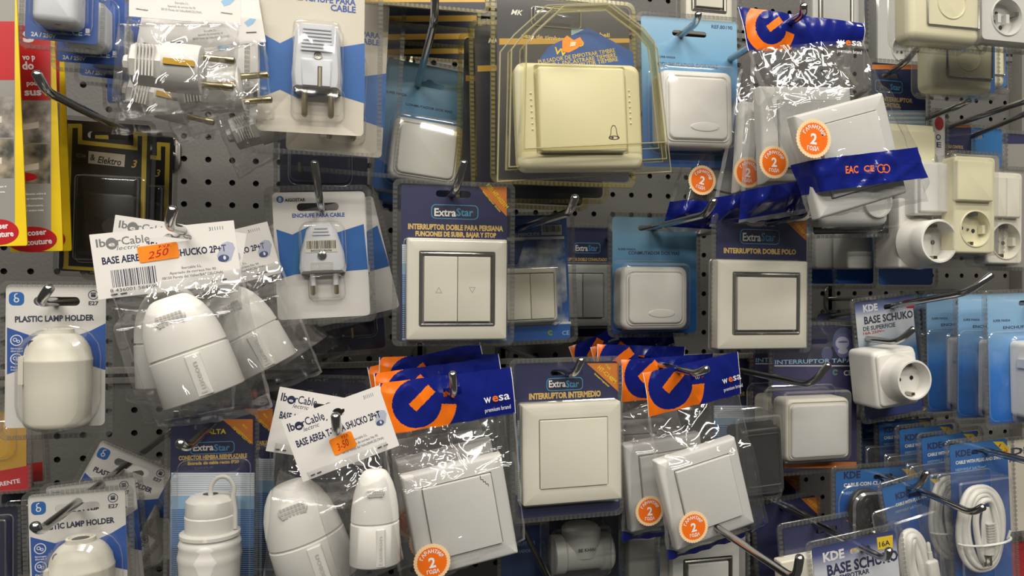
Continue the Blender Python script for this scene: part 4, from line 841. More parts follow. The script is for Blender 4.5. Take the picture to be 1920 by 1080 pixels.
for (f0, d0), (f1, d1) in zip([(1.0, -4), (0.985, 2), (0.90, 2), (0.895, 22), (0.88, 26), (0.80, 26), (0.79, 58), (0.765, 64)], [(0.985, 2), (0.90, 2), (0.895, 22), (0.88, 26), (0.80, 26), (0.79, 58), (0.765, 64), (0.755, 65)]):
    mb.loft([oct_ring(f0, d0), oct_ring(f1, d1)], 'flange_yellow' if f1 in (0.985, 0.895, 0.88, 0.765) else 'clear_yellow', False, False)
mb.poly([p[:2] for p in oct_ring(0.755, 0)], 65, 'clear_yellow')
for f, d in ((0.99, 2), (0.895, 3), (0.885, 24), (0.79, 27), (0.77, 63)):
    q = [Vector(p) for p in oct_ring(f, d)]; mb.tube(q+[q[0]], 1.5, 'edge_glint_yellow', 6, False)  # pale beads added as painted highlights along the clamshell edges
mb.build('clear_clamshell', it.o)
mb = it.mb(); c = it.c(1072, 84, 66); mb.slab([(c[0]-18, c[1]-12), (c[0]-6, c[1]-14), (c[0]+10, c[1]-6), (c[0]+22, c[1]+4), (c[0]+16, c[1]+14), (c[0]+4, c[1]+8), (c[0]-8, c[1]+16), (c[0]-17, c[1]+8)], 65, 66.5, 'orange_hi'); mb.slab([(c[0]-4, c[1]-4), (c[0]+6, c[1]-2), (c[0]+8, c[1]+5), (c[0]-2, c[1]+5)], 66, 66.9, 'sticker_rim'); mb.build('torn_price_tag', it.o)
it = Item('doorbell_switch_pack', 'navy and gold timbre doorbell pack behind the large yellowed clamshell, upper part showing', 'doorbell switch pack', 1050, 170, 0.26)
def tim(mb):
    d = mb.it.face; mb.shape([(936, 72), (1180, 72), (1180, 80), (936, 84)], 'mustard', d+0.1); mb.text('pase de timber-', 978, 70, 82, 8, 'gold', d+0.2); mb.text('doorbell', 1096, 66, 48, 8, 'gold', d+0.2); mb.text('MK', 958, 27, 22, 10, 'white_ink', d+0.2, shear=0.3); mb.shape([(1071, 55), (1096, 55), (1096, 66), (1071, 66)], 'lightblue', d+0.2)
pack_card(it, it.R(934, 4, 1182, 338), 10, 'deepnavy', None, tim); blister(it, it.R(922, -6, 1194, 350), 16, None, [(it.R(1000, 12, 1092, 46, 14), 5, 16, 4)], m=9, mat='clear_yellow', fl='flange_yellow')
o = dup(it, 'navy and gold timbre pack second behind the clamshell, toothed left rim showing', 0.04, -24, -22, 1); o2 = dup(it, 'yellowed blister with cream cover, narrow upright strip left of the clamshell', 0.07, -40, -26, -1)
it = Item('cream_cover_pack', 'yellowed upright blister with ribbed cream cover left of the clamshell, seen as a narrow strip', 'switch pack', 915, 185, 0.20, roll=-1)
pack_card(it, it.R(900, 48, 960, 330), 8, 'purple_print'); mb = it.mb(); R = it.R(902, 175, 955, 330, 20)
mb.lathe((it.c(930, 335, 12)), 10, 0, [(0, 22), (10, 26), (60, 27), (120, 20), (158, 6)], 'cream', 24, 0.7)
mb.build('cream_cover', it.o); blister(it, it.R(892, 38, 966, 338), 14, None, [(it.R(900, 170, 956, 334, 24), 18, 34, 12)], m=8, mat='clear_yellow', fl='flange_yellow')
# ---- flat timbre packs stacked at the top
it = Item('timbre_pack', 'navy card with yellow bottom bar, front of the stack at the top', 'timbre pack', 790, -70, 0.25)
def bar(mb): mb.shape([(664, -8), (910, -8), (910, 4), (664, 4)], 'amber', mb.it.face+0.1)
pack_card(it, it.R(660, -150, 912, 8), 4, 'deepnavy', None, bar); blister(it, it.R(652, -160, 920, 17), 12, None, [], m=8, fl='flange_yellow')
for i, do in enumerate((0.036, 0.076, 0.112)):
    o = dup(it, ('navy card with yellow bottom bar, second of the stack at the top', 'navy card with yellow bottom bar, third of the stack at the top', 'navy card with yellow bottom bar, lowest and rearmost of the stack at the top')[i], do, -2, -6-4*i); o['group'] = 'stack of navy cards with yellow bars'
# ---- orange and blue printed bags with switches
def wesa(it, header, filmq, sw, swrot, sticks, seed, logo=(0.26, 0.47, 0.76), word=True, mark=None, bands=None, notch=True, bulge=40, crk=0.95):
    """header: TL, TR, BR, BL places; sw: centre x, y, width, height of the switch"""
    Q = [it.c(x, y) for x, y in header]; W = math.hypot(Q[1][0]-Q[0][0], Q[1][1]-Q[0][1]); H = math.hypot(Q[3][0]-Q[0][0], Q[3][1]-Q[0][1])
    ang = math.degrees(math.atan2(Q[1][1]-Q[0][1], Q[1][0]-Q[0][0])); ca, sa = math.cos(math.radians(ang)), math.sin(math.radians(ang))
    T = lambda u, v: (Q[0][0]+u*W*ca+v*H*sa, Q[0][1]+u*W*sa-v*H*ca)
    mb = it.mb(); nx, ny = 40, 14; rnd = random.Random(seed); ox = rnd.uniform(0, 50); cen = T(logo[0], logo[1]); ro = H*logo[2]; ri = ro*0.62
    hx, hy = T(0.53, 0.30)
    vs_, uv = [], []
    nx, ny = 190, 76
    for j in range(ny+1):
        for i in range(nx+1):
            s_, t = i/nx, j/ny
            u = (Q[0][0]*(1-s_)+Q[1][0]*s_)*(1-t)+(Q[3][0]*(1-s_)+Q[2][0]*s_)*t; v = (Q[0][1]*(1-s_)+Q[1][1]*s_)*(1-t)+(Q[3][1]*(1-s_)+Q[2][1]*s_)*t
            p = Vector((u*0.02+ox, v*0.012, 1.0)); dz = 3.4*(1-abs(noise.noise(p))*2.2)+1.4*noise.noise(p*3)
            v += 1.6*noise.noise(Vector((s_*8+ox, 3, t*2)))
            vs_.append((u, v, 3+dz+4*math.sin(math.pi*t)))
    ms = {}
    for j in range(ny):
        for i in range(nx):
            k = j*(nx+1)+i; a, b = vs_[k], vs_[k+nx+2]; u, v = (a[0]+b[0])/2-cen[0], (a[1]+b[1])/2-cen[1]
            lu, lv = u*ca+v*sa, -u*sa+v*ca; r_ = math.hypot(lu, lv); an = math.degrees(math.atan2(lv, lu))
            xx, yy = (a[0]+b[0])/2-hx, (a[1]+b[1])/2-hy
            if notch and abs(xx) < W*0.07*(1 if yy < 0 else 1) and -H*0.10 < yy < H*0.05: continue
            o_ = ri < r_ < ro and not (-8 < an < 88)
            bu, bv = (lu-ro*0.14)*0.77+(lv-ro*0.12)*0.64, -(lu-ro*0.14)*0.64+(lv-ro*0.12)*0.77
            if abs(bu) < ro*0.34 and abs(bv) < ro*0.13: o_ = True
            m = 'wesa_orange' if o_ else 'wesa_blue'
            if i in (0, nx-1): m = 'white_ink'
            ms.setdefault(m, []).append((k, k+nx+1, k+nx+2, k+1))
    for m, ff in ms.items():
        kk = mb.mi(m)
        for f in ff: mb.f.append(f); mb.m.append(kk)
    mb.v += vs_
    if word:
        a = T(0.76, 0.62); mb.text('w', a[0], a[1], W*0.055, H*0.17, 'white_ink', 17, bold=0.01, rot=ang+2, local=True); a = T(0.825, 0.61); mb.text('e', a[0], a[1], W*0.045, H*0.17, 'wesa_orange', 17, bold=0.02, rot=ang+2, local=True)
        a = T(0.875, 0.605); mb.text('sa', a[0], a[1], W*0.085, H*0.17, 'white_ink', 17, bold=0.01, rot=ang+2, local=True); a = T(0.76, 0.80); mb.text('premium brand', a[0], a[1], W*0.20, H*0.085, 'white_ink', 17, bold=0.0, rot=ang+2, local=True)
    mb.build('printed_header', it.o, 60)
    D = 30; c = it.c(sw[0], sw[1], D); K = it.k(D); w, h = sw[2]*K*it.ku, sw[3]*K*it.kv
    def mk(m, k, R, d):
        if mark:
            q = [(-5, 14), (-5, 6), (-1, 6), (-1, 1), (3, 1), (3, -4), (7, -4), (7, -9)]; r0 = math.radians(swrot); b = (R[0]+(R[2]*0.38)*math.cos(r0)-(R[3]*0.40)*math.sin(r0), R[1]+(R[2]*0.38)*math.sin(r0)+(R[3]*0.40)*math.cos(r0))
            q = [(b[0]+x*math.cos(r0)-y*math.sin(r0), b[1]+x*math.sin(r0)+y*math.cos(r0)) for x, y in q]
            for A, B in zip(q, q[1:]): line(m, A, B, 1.3, d, 'dark_grey')
    r0 = math.radians(swrot)
    wall_switch(it, (c[0], c[1], w, h), 8, D, 'white2', (c[0]+w*0.02*math.cos(r0), c[1]+w*0.02*math.sin(r0), w*0.69, h*0.70), None, False, 3, 6, rot=swrot, marks=mk, rr_in=1, tiltf=3)
    film_sheet(it, filmq, bulge, 'film', seed, back=True, dbase=2, crk=crk, bands=bands, sag=-3, floor=(D+10, 0.2))
    for (x, y, r_) in sticks:
        guarantee(it, it.c(x, y, D+24), r_*it.k(D+24), D+25)
it = Item('bagged_switch', 'bagged white switch under blue and orange printed header, stairs mark on rocker, bottom centre-left', 'bagged switch', 840, 880, 0.285, roll=7)
wesa(it, [(711, 718), (957, 688), (966, 774), (718, 816)], [(718, 814), (966, 772), (984, 1010), (752, 1110)], (864, 968, 194, 196), 3, [(810, 1054, 34)], 5, mark=True); WS = it; pv = it.c(850, 730)
hook('chrome peg hook pointing straight out of the blue printed bag header at bottom centre-left', (846, 735), 0.285, ext=0.02, tip=(848, 697))
for i, (lab, do, ro, du, dv) in enumerate((('bagged switch just behind the stairs-mark bag, orange header stripe showing at its upper left', 0.03, 1, -8, 12), ('bagged switch at the back of the stairs-mark bunch, blue header corner at upper right', 0.06, -5, 2, 22), ('third bagged switch behind the stairs-mark bag, dark blue header fold on the left', 0.09, 6, -18, 20))):
    o = dup(WS, lab, do, du, dv, ro, pivot=pv); o['group'] = 'bunch of bagged switches bottom centre-left'
it = Item('bagged_switch', 'bagged white switch with round orange 2-year sticker, tilted, bottom centre-right', 'bagged switch', 1315, 850, 0.265, roll=9)
wesa(it, [(1203, 699), (1380, 659), (1386, 738), (1214, 781)], [(1214, 780), (1386, 738), (1434, 985), (1252, 1048)], (1326, 926, 154, 172), 5, [(1300, 988, 29)], 11, logo=(0.24, 0.42, 0.86), bands=[(0.94, 1.1, 'wesa_blue', 0.0)]); WR = it; pv = it.c(1290, 700)
hook('chrome peg hook through the blue header of the tilted bag bottom centre-right', (1268, 692), 0.265, ext=0.035, tip=(1329, 690))
for i, (lab, do, ro, du, dv) in enumerate((('bagged switch behind the tilted bottom bag, its orange 2-year sticker half showing', 0.035, -8, -14, 4), ('bagged switch further behind, sticker beside the INTERMEDIO pack edge', 0.075, -13, -34, 20), ('rearmost bagged switch of the bottom centre-right bunch, dark blue header above the others', 0.11, 4, -20, 34), ('bagged switch at the back with folded dark header showing above the INTERMEDIO pack', 0.14, 10, -50, 40))):
    o = dup(WR, lab, do, du, dv, ro, pivot=pv); o['group'] = 'bunch of bagged switches bottom centre-right'
it = Item('bagged_switch', 'large crinkled bag with white switch, blue band and round orange sticker, top right of centre', 'bagged switch', 1560, 210, 0.325, roll=-4)
wesa(it, [(1381, 14), (1615, 46), (1616, 80), (1400, 97)], [(1400, 94), (1616, 76), (1740, 376), (1516, 408)], (1598, 290, 176, 198), 20, [(1525, 260, 36)], 31, logo=(0.25, 0.38, 0.62), bands=[(0.69, 0.86, 'wesa_blue', 0)], bulge=48, crk=1.1, notch=False); WT = it; pv = it.c(1490, 50)
mb = it.mb(); mb.text('EAC', 1586, 325, 24, 14, 'wesa_orange', 67, rot=8); mb.text('CE', 1620, 322, 20, 12, 'wesa_orange', 67, rot=8); ring_arc(mb, it.c(1652, 316, 67), 6, 8, 0, 360, 67, 'wesa_orange', 20); ring_arc(mb, it.c(1662, 316, 67), 6, 8, 0, 360, 67, 'wesa_orange', 20); mb.build('band_lettering', it.o)
hook('chrome peg hook through the top of the large crinkled bag', (1478, 44), 0.325, ext=0.02, tip=(1506, 10))
it = Item('bagged_switch', 'bagged switch behind the large crinkled bag, second orange sticker lower left', 'bagged switch', 1500, 230, 0.285, roll=-1, group='bunch of crinkled switch bags')
wesa(it, [(1400, 26), (1600, 50), (1602, 84), (1412, 100)], [(1410, 98), (1602, 82), (1560, 388), (1384, 418)], (1516, 252, 172, 182), 4, [(1451, 304, 30)], 47, logo=(0.25, 0.38, 0.62), bands=[(0.81, 0.98, 'wesa_blue', 0)], bulge=44, crk=1.0, notch=False, word=False); pv = it.c(1490, 50)
for i, (lab, do, ro, du, dv) in enumerate((('bagged switch deeper behind the crinkled bag, third orange sticker half covered', 0.035, -7, 26, -18), ('rearmost bag of the crinkled bunch, orange sticker over the blue CONMUTADOR card corner', 0.07, -13, -2, -36))):
    o = dup(it, lab, do, du, dv, ro, pivot=pv, drop=('printed_header',)); o['group'] = 'bunch of crinkled switch bags'
WT.o['group'] = 'bunch of crinkled switch bags'
# ---- dim things low in the middle
it = Item('pipe_adapter_pack', 'grey white tee-shaped triple adapter in a dim pack below the INTERMEDIO pack', 'adapter pack', 1092, 1035, 0.15)
pack_card(it, it.R(1030, 960, 1160, 1120), 6, 'deepnavy'); mb = it.mb(); c = it.c(1090, 1036, 30)
mb.lathe((c[0]-56, c[1]), 28, -90, [(0, 30), (2, 34), (20, 34), (24, 30), (88, 30), (92, 34), (108, 34), (112, 30)], 'shell_grey', 36); mb.lathe((c[0], c[1]), 28, 0, [(0, 34), (44, 36), (50, 30)], 'shell_grey', 32); mb.text('BE KHW', c[0]-16, c[1]+14, 32, 6, 'dark_grey', 63.5, local=True); mb.build('triple_adapter', it.o)
blister(it, it.R(1020, 955, 1170, 1130), 10, None, [(it.R(1030, 985, 1150, 1086, 60), 14, 68, 12)], m=7)
it = Item('switch_pack', 'dim blue pack with white lettering at the bottom edge left of the tee-shaped adapter', 'switch pack', 985, 1040, 0.12)
pack_card(it, it.R(940, 985, 1028, 1120), 6, 'kde_deep', None, lambda mb: (mb.text('INTERRUPTORES', 955, 1025, 48, 7, 'lightblue', 1.6), mb.text('PULSADORES', 960, 1038, 42, 6, 'lightblue', 1.6))); blister(it, it.R(932, 978, 1036, 1130), 10, None, [], m=7)
it = Item('switch_pack', 'grey framed single switch in a dim pack, bottom edge below the tilted bag', 'switch pack', 1320, 1070, 0.2)
pack_card(it, it.R(1238, 1000, 1398, 1200), 6, 'grey_print'); wall_switch(it, it.R(1262, 1022, 1388, 1140, 18), 2, 18, 'shell_grey', it.R(1282, 1046, 1374, 1130, 18), 'steel'); blister(it, it.R(1228, 995, 1406, 1210), 10, None, [], m=7)
it = Item('switch_pack', 'dim blue striped pack between the tee-shaped adapter and the grey framed switch', 'switch pack', 1205, 1060, 0.13)
pack_card(it, it.R(1150, 990, 1240, 1160), 6, 'stripe_card'); mb = it.mb(); mb.plate(it.R(1180, 1010, 1232, 1150, 30), 5, 2, 30, 4, 'shell_grey'); mb.build('surface_box', it.o); blister(it, it.R(1142, 984, 1248, 1170), 10, None, [(it.R(1176, 1004, 1236, 1156, 34), 6, 36, 6)], m=7)
hook('dark peg hook at the bottom edge right of the stairs-mark bag', (985, 1000), 0.13, ext=0.16, tilt=-0.12, tip=(1012, 1110))
hook('long chrome peg hook running down right under the tilted bag to a bright tip', (1250, 926), 0.18, ext=0.21, tip=(1500, 1042))
hook('chrome peg hook for the yellow-bar cards at the top', (800, -60), 0.25, ext=0.02)
# ================================================================ right third
def socket_block(it, R0, R1px, d1, mat, c, r, ry=1.0, parent=None, rd=6, bev=6, chrome=None, name='socket', depth=16, gang=90):
    pass
def plain_pack(name, lab, cat, cx, cy, out, roll, R, cr, card, prints=None, hole=None, domes=None, fl='flange', mat='clear', group=None, m=7, rad=12):
    it = Item(name, lab, cat, cx, cy, out, roll, group=group)
    h = hole(it) if hole else None
    pack_card(it, it.R(*cr), 6, card, h, prints)
    blister(it, it.R(*R), rad, h, domes(it) if domes else [], mat, fl, m)
    return it
# ---- sockets at the top right
it = Item('socket_pack', 'cream socket with chrome line on a blue card, cut by the top edge', 'socket pack', 1770, 10, 0.30, roll=0)
pack_card(it, it.R(1702, -80, 1842, 80), 6, 'aig_blue', None, lambda mb: mb.shape([(1703, 48), (1712, 48), (1712, 54), (1703, 54)], 'white_ink', 1.4))
d1 = 36; R = it.R(1706, -70, 1841, 78, d1); mb = it.mb(); mb.plate(R, 16, 2, d1, 14, 'cream', 6); sk = mb.build('socket', it.o)
mb = it.mb(); q = it.R(1737, -50, 1837, 53, d1); mb.ring(q, 5, 5, d1-2, d1+3, 'chrome'); mb.build('bezel', sk)
mb = it.mb(); c = it.c(1786, 3, d1+2); mb.poly(rr(q[0], q[1], q[2]-8, q[3]-8, 4), d1+0.6, 'cream', [circ(c[0], c[1], 30, 32)]); schuko_face(mb, c, 29, d1+0.6, 'cream', depth=20); mb.build('socket_well', sk)
blister(it, it.R(1684, -90, 1850, 97), 14, None, [(it.R(1700, -80, 1846, 84, 46), 18, 46, 10)], m=8, d=2.6); SK = it
for i, (do, du, dv, ro) in enumerate(((0.06, 165, -45, 0), (0.11, 310, 4, 1))):
    o = dup(it, ('cream socket pack behind and below the upper right one, rounded lower corner showing', 'cream socket pack deeper at the upper right, bottom edge by the pegboard holes')[i], do, du, dv, ro); o['group'] = 'cream socket packs upper right'
it = Item('socket_pack', 'white socket with oval well at the upper right corner of the wall', 'socket pack', 1890, 20, 0.30)
pack_card(it, it.R(1836, -80, 1960, 90), 6, 'grey_photo'); d1 = 30; R = it.R(1842, -70, 1960, 78, d1); mb = it.mb(); c = it.c(1888, 32, d1)
mb.wall(rr(R[0], R[1], R[2], R[3], 8), 2, d1, 'white2'); mb.poly(rr(R[0], R[1], R[2], R[3], 8), d1, 'white2', [circ(c[0], c[1], 34.5, 32)]); schuko_face(mb, c, 32, d1+0.3, 'white2', depth=18, gang=20); mb.build('socket', it.o)
blister(it, it.R(1828, -90, 1970, 102), 12, None, [(it.R(1838, -76, 1966, 84, 40), 10, 40, 8)], m=7)
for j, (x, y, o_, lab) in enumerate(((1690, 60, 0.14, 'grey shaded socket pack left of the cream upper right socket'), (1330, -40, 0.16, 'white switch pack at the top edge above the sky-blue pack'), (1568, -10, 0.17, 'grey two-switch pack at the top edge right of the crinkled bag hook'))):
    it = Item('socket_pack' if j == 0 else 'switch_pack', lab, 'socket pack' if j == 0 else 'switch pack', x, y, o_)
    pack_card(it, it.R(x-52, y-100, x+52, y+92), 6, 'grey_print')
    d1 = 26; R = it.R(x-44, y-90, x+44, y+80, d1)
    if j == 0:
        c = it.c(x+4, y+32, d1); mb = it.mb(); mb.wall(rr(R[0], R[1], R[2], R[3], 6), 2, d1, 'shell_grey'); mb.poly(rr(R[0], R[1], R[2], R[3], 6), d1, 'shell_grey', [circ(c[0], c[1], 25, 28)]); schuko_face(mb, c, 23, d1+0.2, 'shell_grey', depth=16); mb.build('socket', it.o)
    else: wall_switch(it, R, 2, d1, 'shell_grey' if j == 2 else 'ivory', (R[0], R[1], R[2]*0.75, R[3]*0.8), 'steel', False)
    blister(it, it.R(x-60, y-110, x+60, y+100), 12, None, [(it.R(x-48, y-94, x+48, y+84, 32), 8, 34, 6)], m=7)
it = Item('switch_pack', 'dark blue pack at the top edge right of the grey two-switch pack', 'switch pack', 1650, -30, 0.12)
pack_card(it, it.R(1600, -120, 1660, 70), 6, 'kde_deep'); blister(it, it.R(1594, -128, 1672, 78), 10, None, [], m=6)
# ---- navy control switch pack right of the bag, cream rockers below
it = plain_pack('switch_pack', 'navy card INTERRUPTOR CONTROL with orange top edge, partly behind the crinkled bag', 'switch pack', 1690, 190, 0.21, 0, (1628, 114, 1742, 300), (1636, 121, 1735, 292), 'navy',
    lambda mb: (mb.shape([(1637, 121), (1735, 121), (1735, 130), (1637, 130)], 'orange', 1.4), mb.poly(rr(*it_R(mb, 1640, 150, 1692, 173), 6), 1.4, 'cyan'), mb.poly(rr(*it_R(mb, 1641, 152, 1690, 171), 5), 1.5, 'deepnavy'), mb.text('Star', 1666, 168, 20, 11, 'cyan', 1.7), mb.text('INTERRUPTOR', 1650, 188, 59, 8, 'gold', 1.6), mb.text('CONTROL', 1650, 200, 38, 8, 'gold', 1.6), mb.shape([(1637, 207), (1735, 207), (1735, 292), (1637, 292)], 'lightblue', 1.4)),
    hole=lambda it: slot_hole(it.c(1668, 142), 34, 9)) if False else None
def it_R(mb, *a): return mb.it.R(*a)
def ctrl(x0, w, y0, t1, t2):
    def f(mb):
        mb.shape([(x0, y0), (x0+w, y0), (x0+w, y0+9), (x0, y0+9)], 'orange', 1.4); R = mb.it.R(x0+6, y0+30, x0+w-44, y0+53)
        mb.poly(rr(*R, 6), 1.4, 'cyan'); mb.poly(rr(R[0], R[1], R[2]-3, R[3]-3, 5), 1.55, 'deepnavy'); mb.text('Star', x0+w-66, y0+47, 20, 11, 'cyan', 1.7)
        mb.text(t1, x0+w-82, y0+68, 58, 8, 'gold', 1.6, bold=0.04); mb.text(t2, x0+w-82, y0+79, 36, 8, 'gold', 1.6, bold=0.04); mb.shape([(x0, y0+86), (x0+w, y0+86), (x0+w, y0+172), (x0, y0+172)], 'lightblue', 1.4)
        for k in range(8): mb.shape([(x0, y0+90+k*8), (x0+w, y0+90+k*8), (x0+w, y0+94+k*8), (x0, y0+94+k*8)], 'paper', 1.55)
    return f
it = plain_pack('switch_pack', 'navy card INTERRUPTOR CONTROL with orange top edge, partly behind the crinkled bag', 'switch pack', 1690, 210, 0.21, 0, (1626, 114, 1742, 300), (1634, 121, 1735, 292), 'navy', ctrl(1634, 101, 121, 'INTERRUPTOR', 'CONTROL'), hole=lambda it: slot_hole(it.c(1668, 143), 36, 9))
mb = it.mb(); R = it.R(1664, 232, 1756, 352, 34)
mb.plate(R, 5, 2, 30, 4, 'cream', 4); mb.plate((R[0]-2, R[1]-4, R[2]-6, R[3]-18), 3, 28, 38, 3, 'cream', 4); mb.build('cream_rocker', it.o)
hook('chrome peg hook above the navy INTERRUPTOR CONTROL card, tip up', (1668, 143), 0.21, bend=(1698, 116), tip=(1722, 86))
it = plain_pack('switch_pack', 'white card strip with red badge beside the cream rocker', 'switch pack', 1763, 260, 0.18, 0, (1738, 204, 1776, 330), (1742, 208, 1771, 322), 'paper',
    lambda mb: (mb.poly(circ(*mb.it.c(1760, 232), 10, 20, 13), 1.4, 'red'), mb.text('E', 1756, 276, 9, 10, 'ink', 1.4), mb.text('O', 1755, 262, 9, 11, 'ink', 1.4)))
hook('chrome peg hook over the pegboard holes at the right, short upturned tip', (1735, 222), 0.19, bend=(1795, 200), tip=(1821, 186))
it = plain_pack('switch_pack', 'navy card with orange rim, DOUBLE CONTROL, behind the cream switch and socket set', 'switch pack', 1795, 290, 0.16, 0, (1762, 230, 1826, 360), (1768, 234, 1820, 352), 'navy',
    lambda mb: (mb.shape([(1768, 234), (1820, 234), (1820, 239), (1768, 239)], 'orange', 1.4), mb.text('DOUBLE CONTROL', 1768, 277, 38, 6, 'gold', 1.6), mb.text('SCHUKO', 1768, 287, 24, 6, 'gold', 1.6)))
it = plain_pack('switch_pack', 'plain bright blue card behind the right-hand switch and socket sets', 'switch pack', 1848, 300, 0.15, 0, (1812, 236, 1886, 370), (1818, 241, 1878, 362), 'blue_card', None, hole=lambda it: slot_hole(it.c(1832, 256), 26, 7))
it = plain_pack('switch_pack', 'navy card at the right edge behind the blue card', 'switch pack', 1900, 290, 0.12, 0, (1872, 246, 1960, 400), (1878, 252, 1950, 390), 'navy', lambda mb: mb.shape([(1878, 270), (1950, 270), (1950, 390), (1878, 390)], 'grey_photo', 1.4))
for y0, y1, lab in ((240, 186, 'upper of two long parallel peg hooks leaving the right edge'), (256, 208, 'lower of two long parallel peg hooks leaving the right edge')):
    hook(lab, (1770 if y0 == 240 else 1822, y0), 0.16, bend=(1935, y1), tip=(1975, y1-30))
# ---- switch and socket sets in the middle right
def combo(it, x0, y0, x1, y1, rk, c, r, mat, d1=30, split=False, lip=0, ry=1.0):
    R = it.R(x0, y0, x1, y1, d1); cc = it.c(c[0], c[1], d1); mb = it.mb(); ro = r*it.k(d1)
    mb.wall(rr(R[0], R[1], R[2], R[3], 8), 2, d1-3, mat); mb.loft([[(x, y, d) for x, y in rr(R[0], R[1], R[2]-2*i, R[3]-2*i, 8-i)] for i, d in ((0, d1-3), (1, d1-0.8), (3, d1))], mat, False, False)
    mb.poly(rr(R[0], R[1], R[2]-6, R[3]-6, 5), d1, mat, [circ(cc[0], cc[1], ro+2.5, 32, (ro+2.5)*ry)]); 
    schuko_face(mb, cc, ro, d1+0.2, mat, depth=18, ry=ry, gang=80); sk = mb.build('switch_socket', it.o)
    q = it.R(*rk, d1+6); n = 2 if split else 1
    for k in range(n):
        mb = it.mb(); mb.plate((q[0]+(k-(n-1)/2)*q[2]/n, q[1], q[2]/n-0.8, q[3]), 3, d1-2, d1+9, 3, mat, 4); mb.build('rocker', sk)
it = Item('switch_socket_pack', 'cream rocker over round cream socket set in clear pack, middle right', 'switch and socket pack', 1828, 385, 0.245, roll=-0.5)
pack_card(it, it.R(1782, 290, 1872, 480), 6, 'grey_photo'); combo(it, 1790, 294, 1866, 474, (1794, 302, 1861, 377), (1829, 429), 32, 'cream')
blister(it, it.R(1774, 284, 1880, 488), 12, None, [(it.R(1784, 288, 1872, 480, 44), 8, 50, 8)], m=7)
it = Item('switch_socket_pack', 'pale double rocker over round socket set at the right edge', 'switch and socket pack', 1890, 410, 0.235, roll=-0.5)
pack_card(it, it.R(1846, 318, 1922, 500), 6, 'grey_photo'); combo(it, 1852, 324, 1917, 494, (1860, 332, 1912, 408), (1886, 452), 32, 'ivory', split=True)
blister(it, it.R(1838, 312, 1928, 508), 12, None, [(it.R(1848, 320, 1921, 498, 44), 8, 46, 8)], m=7)
def round_outlet(mb, c, d, r, L, mat, n=36):
    """schuko collar standing out of a box"""
    mb.lathe_d(c, [(r*1.25, d), (r*1.02, d+L*0.35), (r, d+L*0.5), (r, d+L-2), (r*0.97, d+L), (r*0.89, d+L), (r*0.87, d+L-2), (r*0.84, d+L*0.35), (0.5, d+L*0.35)], mat, n, 1, False, True)
    for sg in (1, -1): mb.poly(circ(c[0]+sg*r*0.36, c[1], r*0.11, 12), d+L*0.36+0.3, 'dark_void')
    mb.box(c[0], c[1]+r*0.72, r*0.2, r*0.14, d+L*0.36, d+L*0.8, 'steel'); mb.box(c[0], c[1]-r*0.72, r*0.2, r*0.14, d+L*0.36, d+L*0.8, 'steel')
it = Item('switch_socket_pack', 'white surface switch with protruding round socket below, left of the cream rocker set', 'switch and socket pack', 1705, 425, 0.20, roll=0)
pack_card(it, it.R(1648, 290, 1748, 534), 6, 'sky_card2'); mb = it.mb()
q = it.R(1690, 372, 1770, 502, 66); mb.plate(q, 4, 2, 62, 4, 'white', 4); c = it.c(1764, 452, 110); round_outlet(mb, (c[0], c[1]), 62, 38, 46, 'white'); sk = mb.build('switch_socket', it.o)
mb = it.mb(); q = it.R(1722, 302, 1790, 402, 92); mb.plate(q, 3, 2, 86, 4, 'white2', 4); mb.plate((q[0], q[1], q[2]-8, q[3]-8), 3, 84, 94, 3, 'white2', 4); mb.build('rocker', sk)
blister(it, it.R(1638, 284, 1756, 543), 12, None, [], m=7)
for j, (x, o_, lab) in enumerate(((1605, 0.165, 'blue pack with white box, middle of three behind the protruding socket'), (1545, 0.135, 'blue pack with white box, leftmost of three behind the protruding socket'))):
    it = plain_pack('surface_box_pack', lab, 'switch pack', x, 480, o_, 0, (x-44, 420, x+38, 542), (x-36, 426, x+32, 532), 'sky_card2', None, group='blue packs with white boxes')
    mb = it.mb(); mb.plate(it.R(x-12, 436, x+36, 504, 46), 5, 2, 42, 4, 'white2', 4); mb.build('surface_box', it.o)
it = Item('socket_pack', 'white oval socket in dark tray hanging just below the crinkled bag', 'socket pack', 1610, 390, 0.22, roll=2)
pack_card(it, it.R(1524, 300, 1720, 438), 6, 'smoke_black'); mb = it.mb(); R = it.R(1542, 310, 1672, 422, 40); c = it.c(1648, 378, 40)
mb.plate(R, 14, 2, 34, 12, 'white2', 5); mb.lathe_d(c, [(30, 30), (29, 40), (26, 40), (25, 32), (0.5, 32)], 'white2', 32, 1, False, True); mb.build('socket', it.o)
blister(it, it.R(1516, 292, 1726, 446), 12, None, [(it.R(1534, 300, 1690, 430, 46), 12, 48, 10)], m=7)
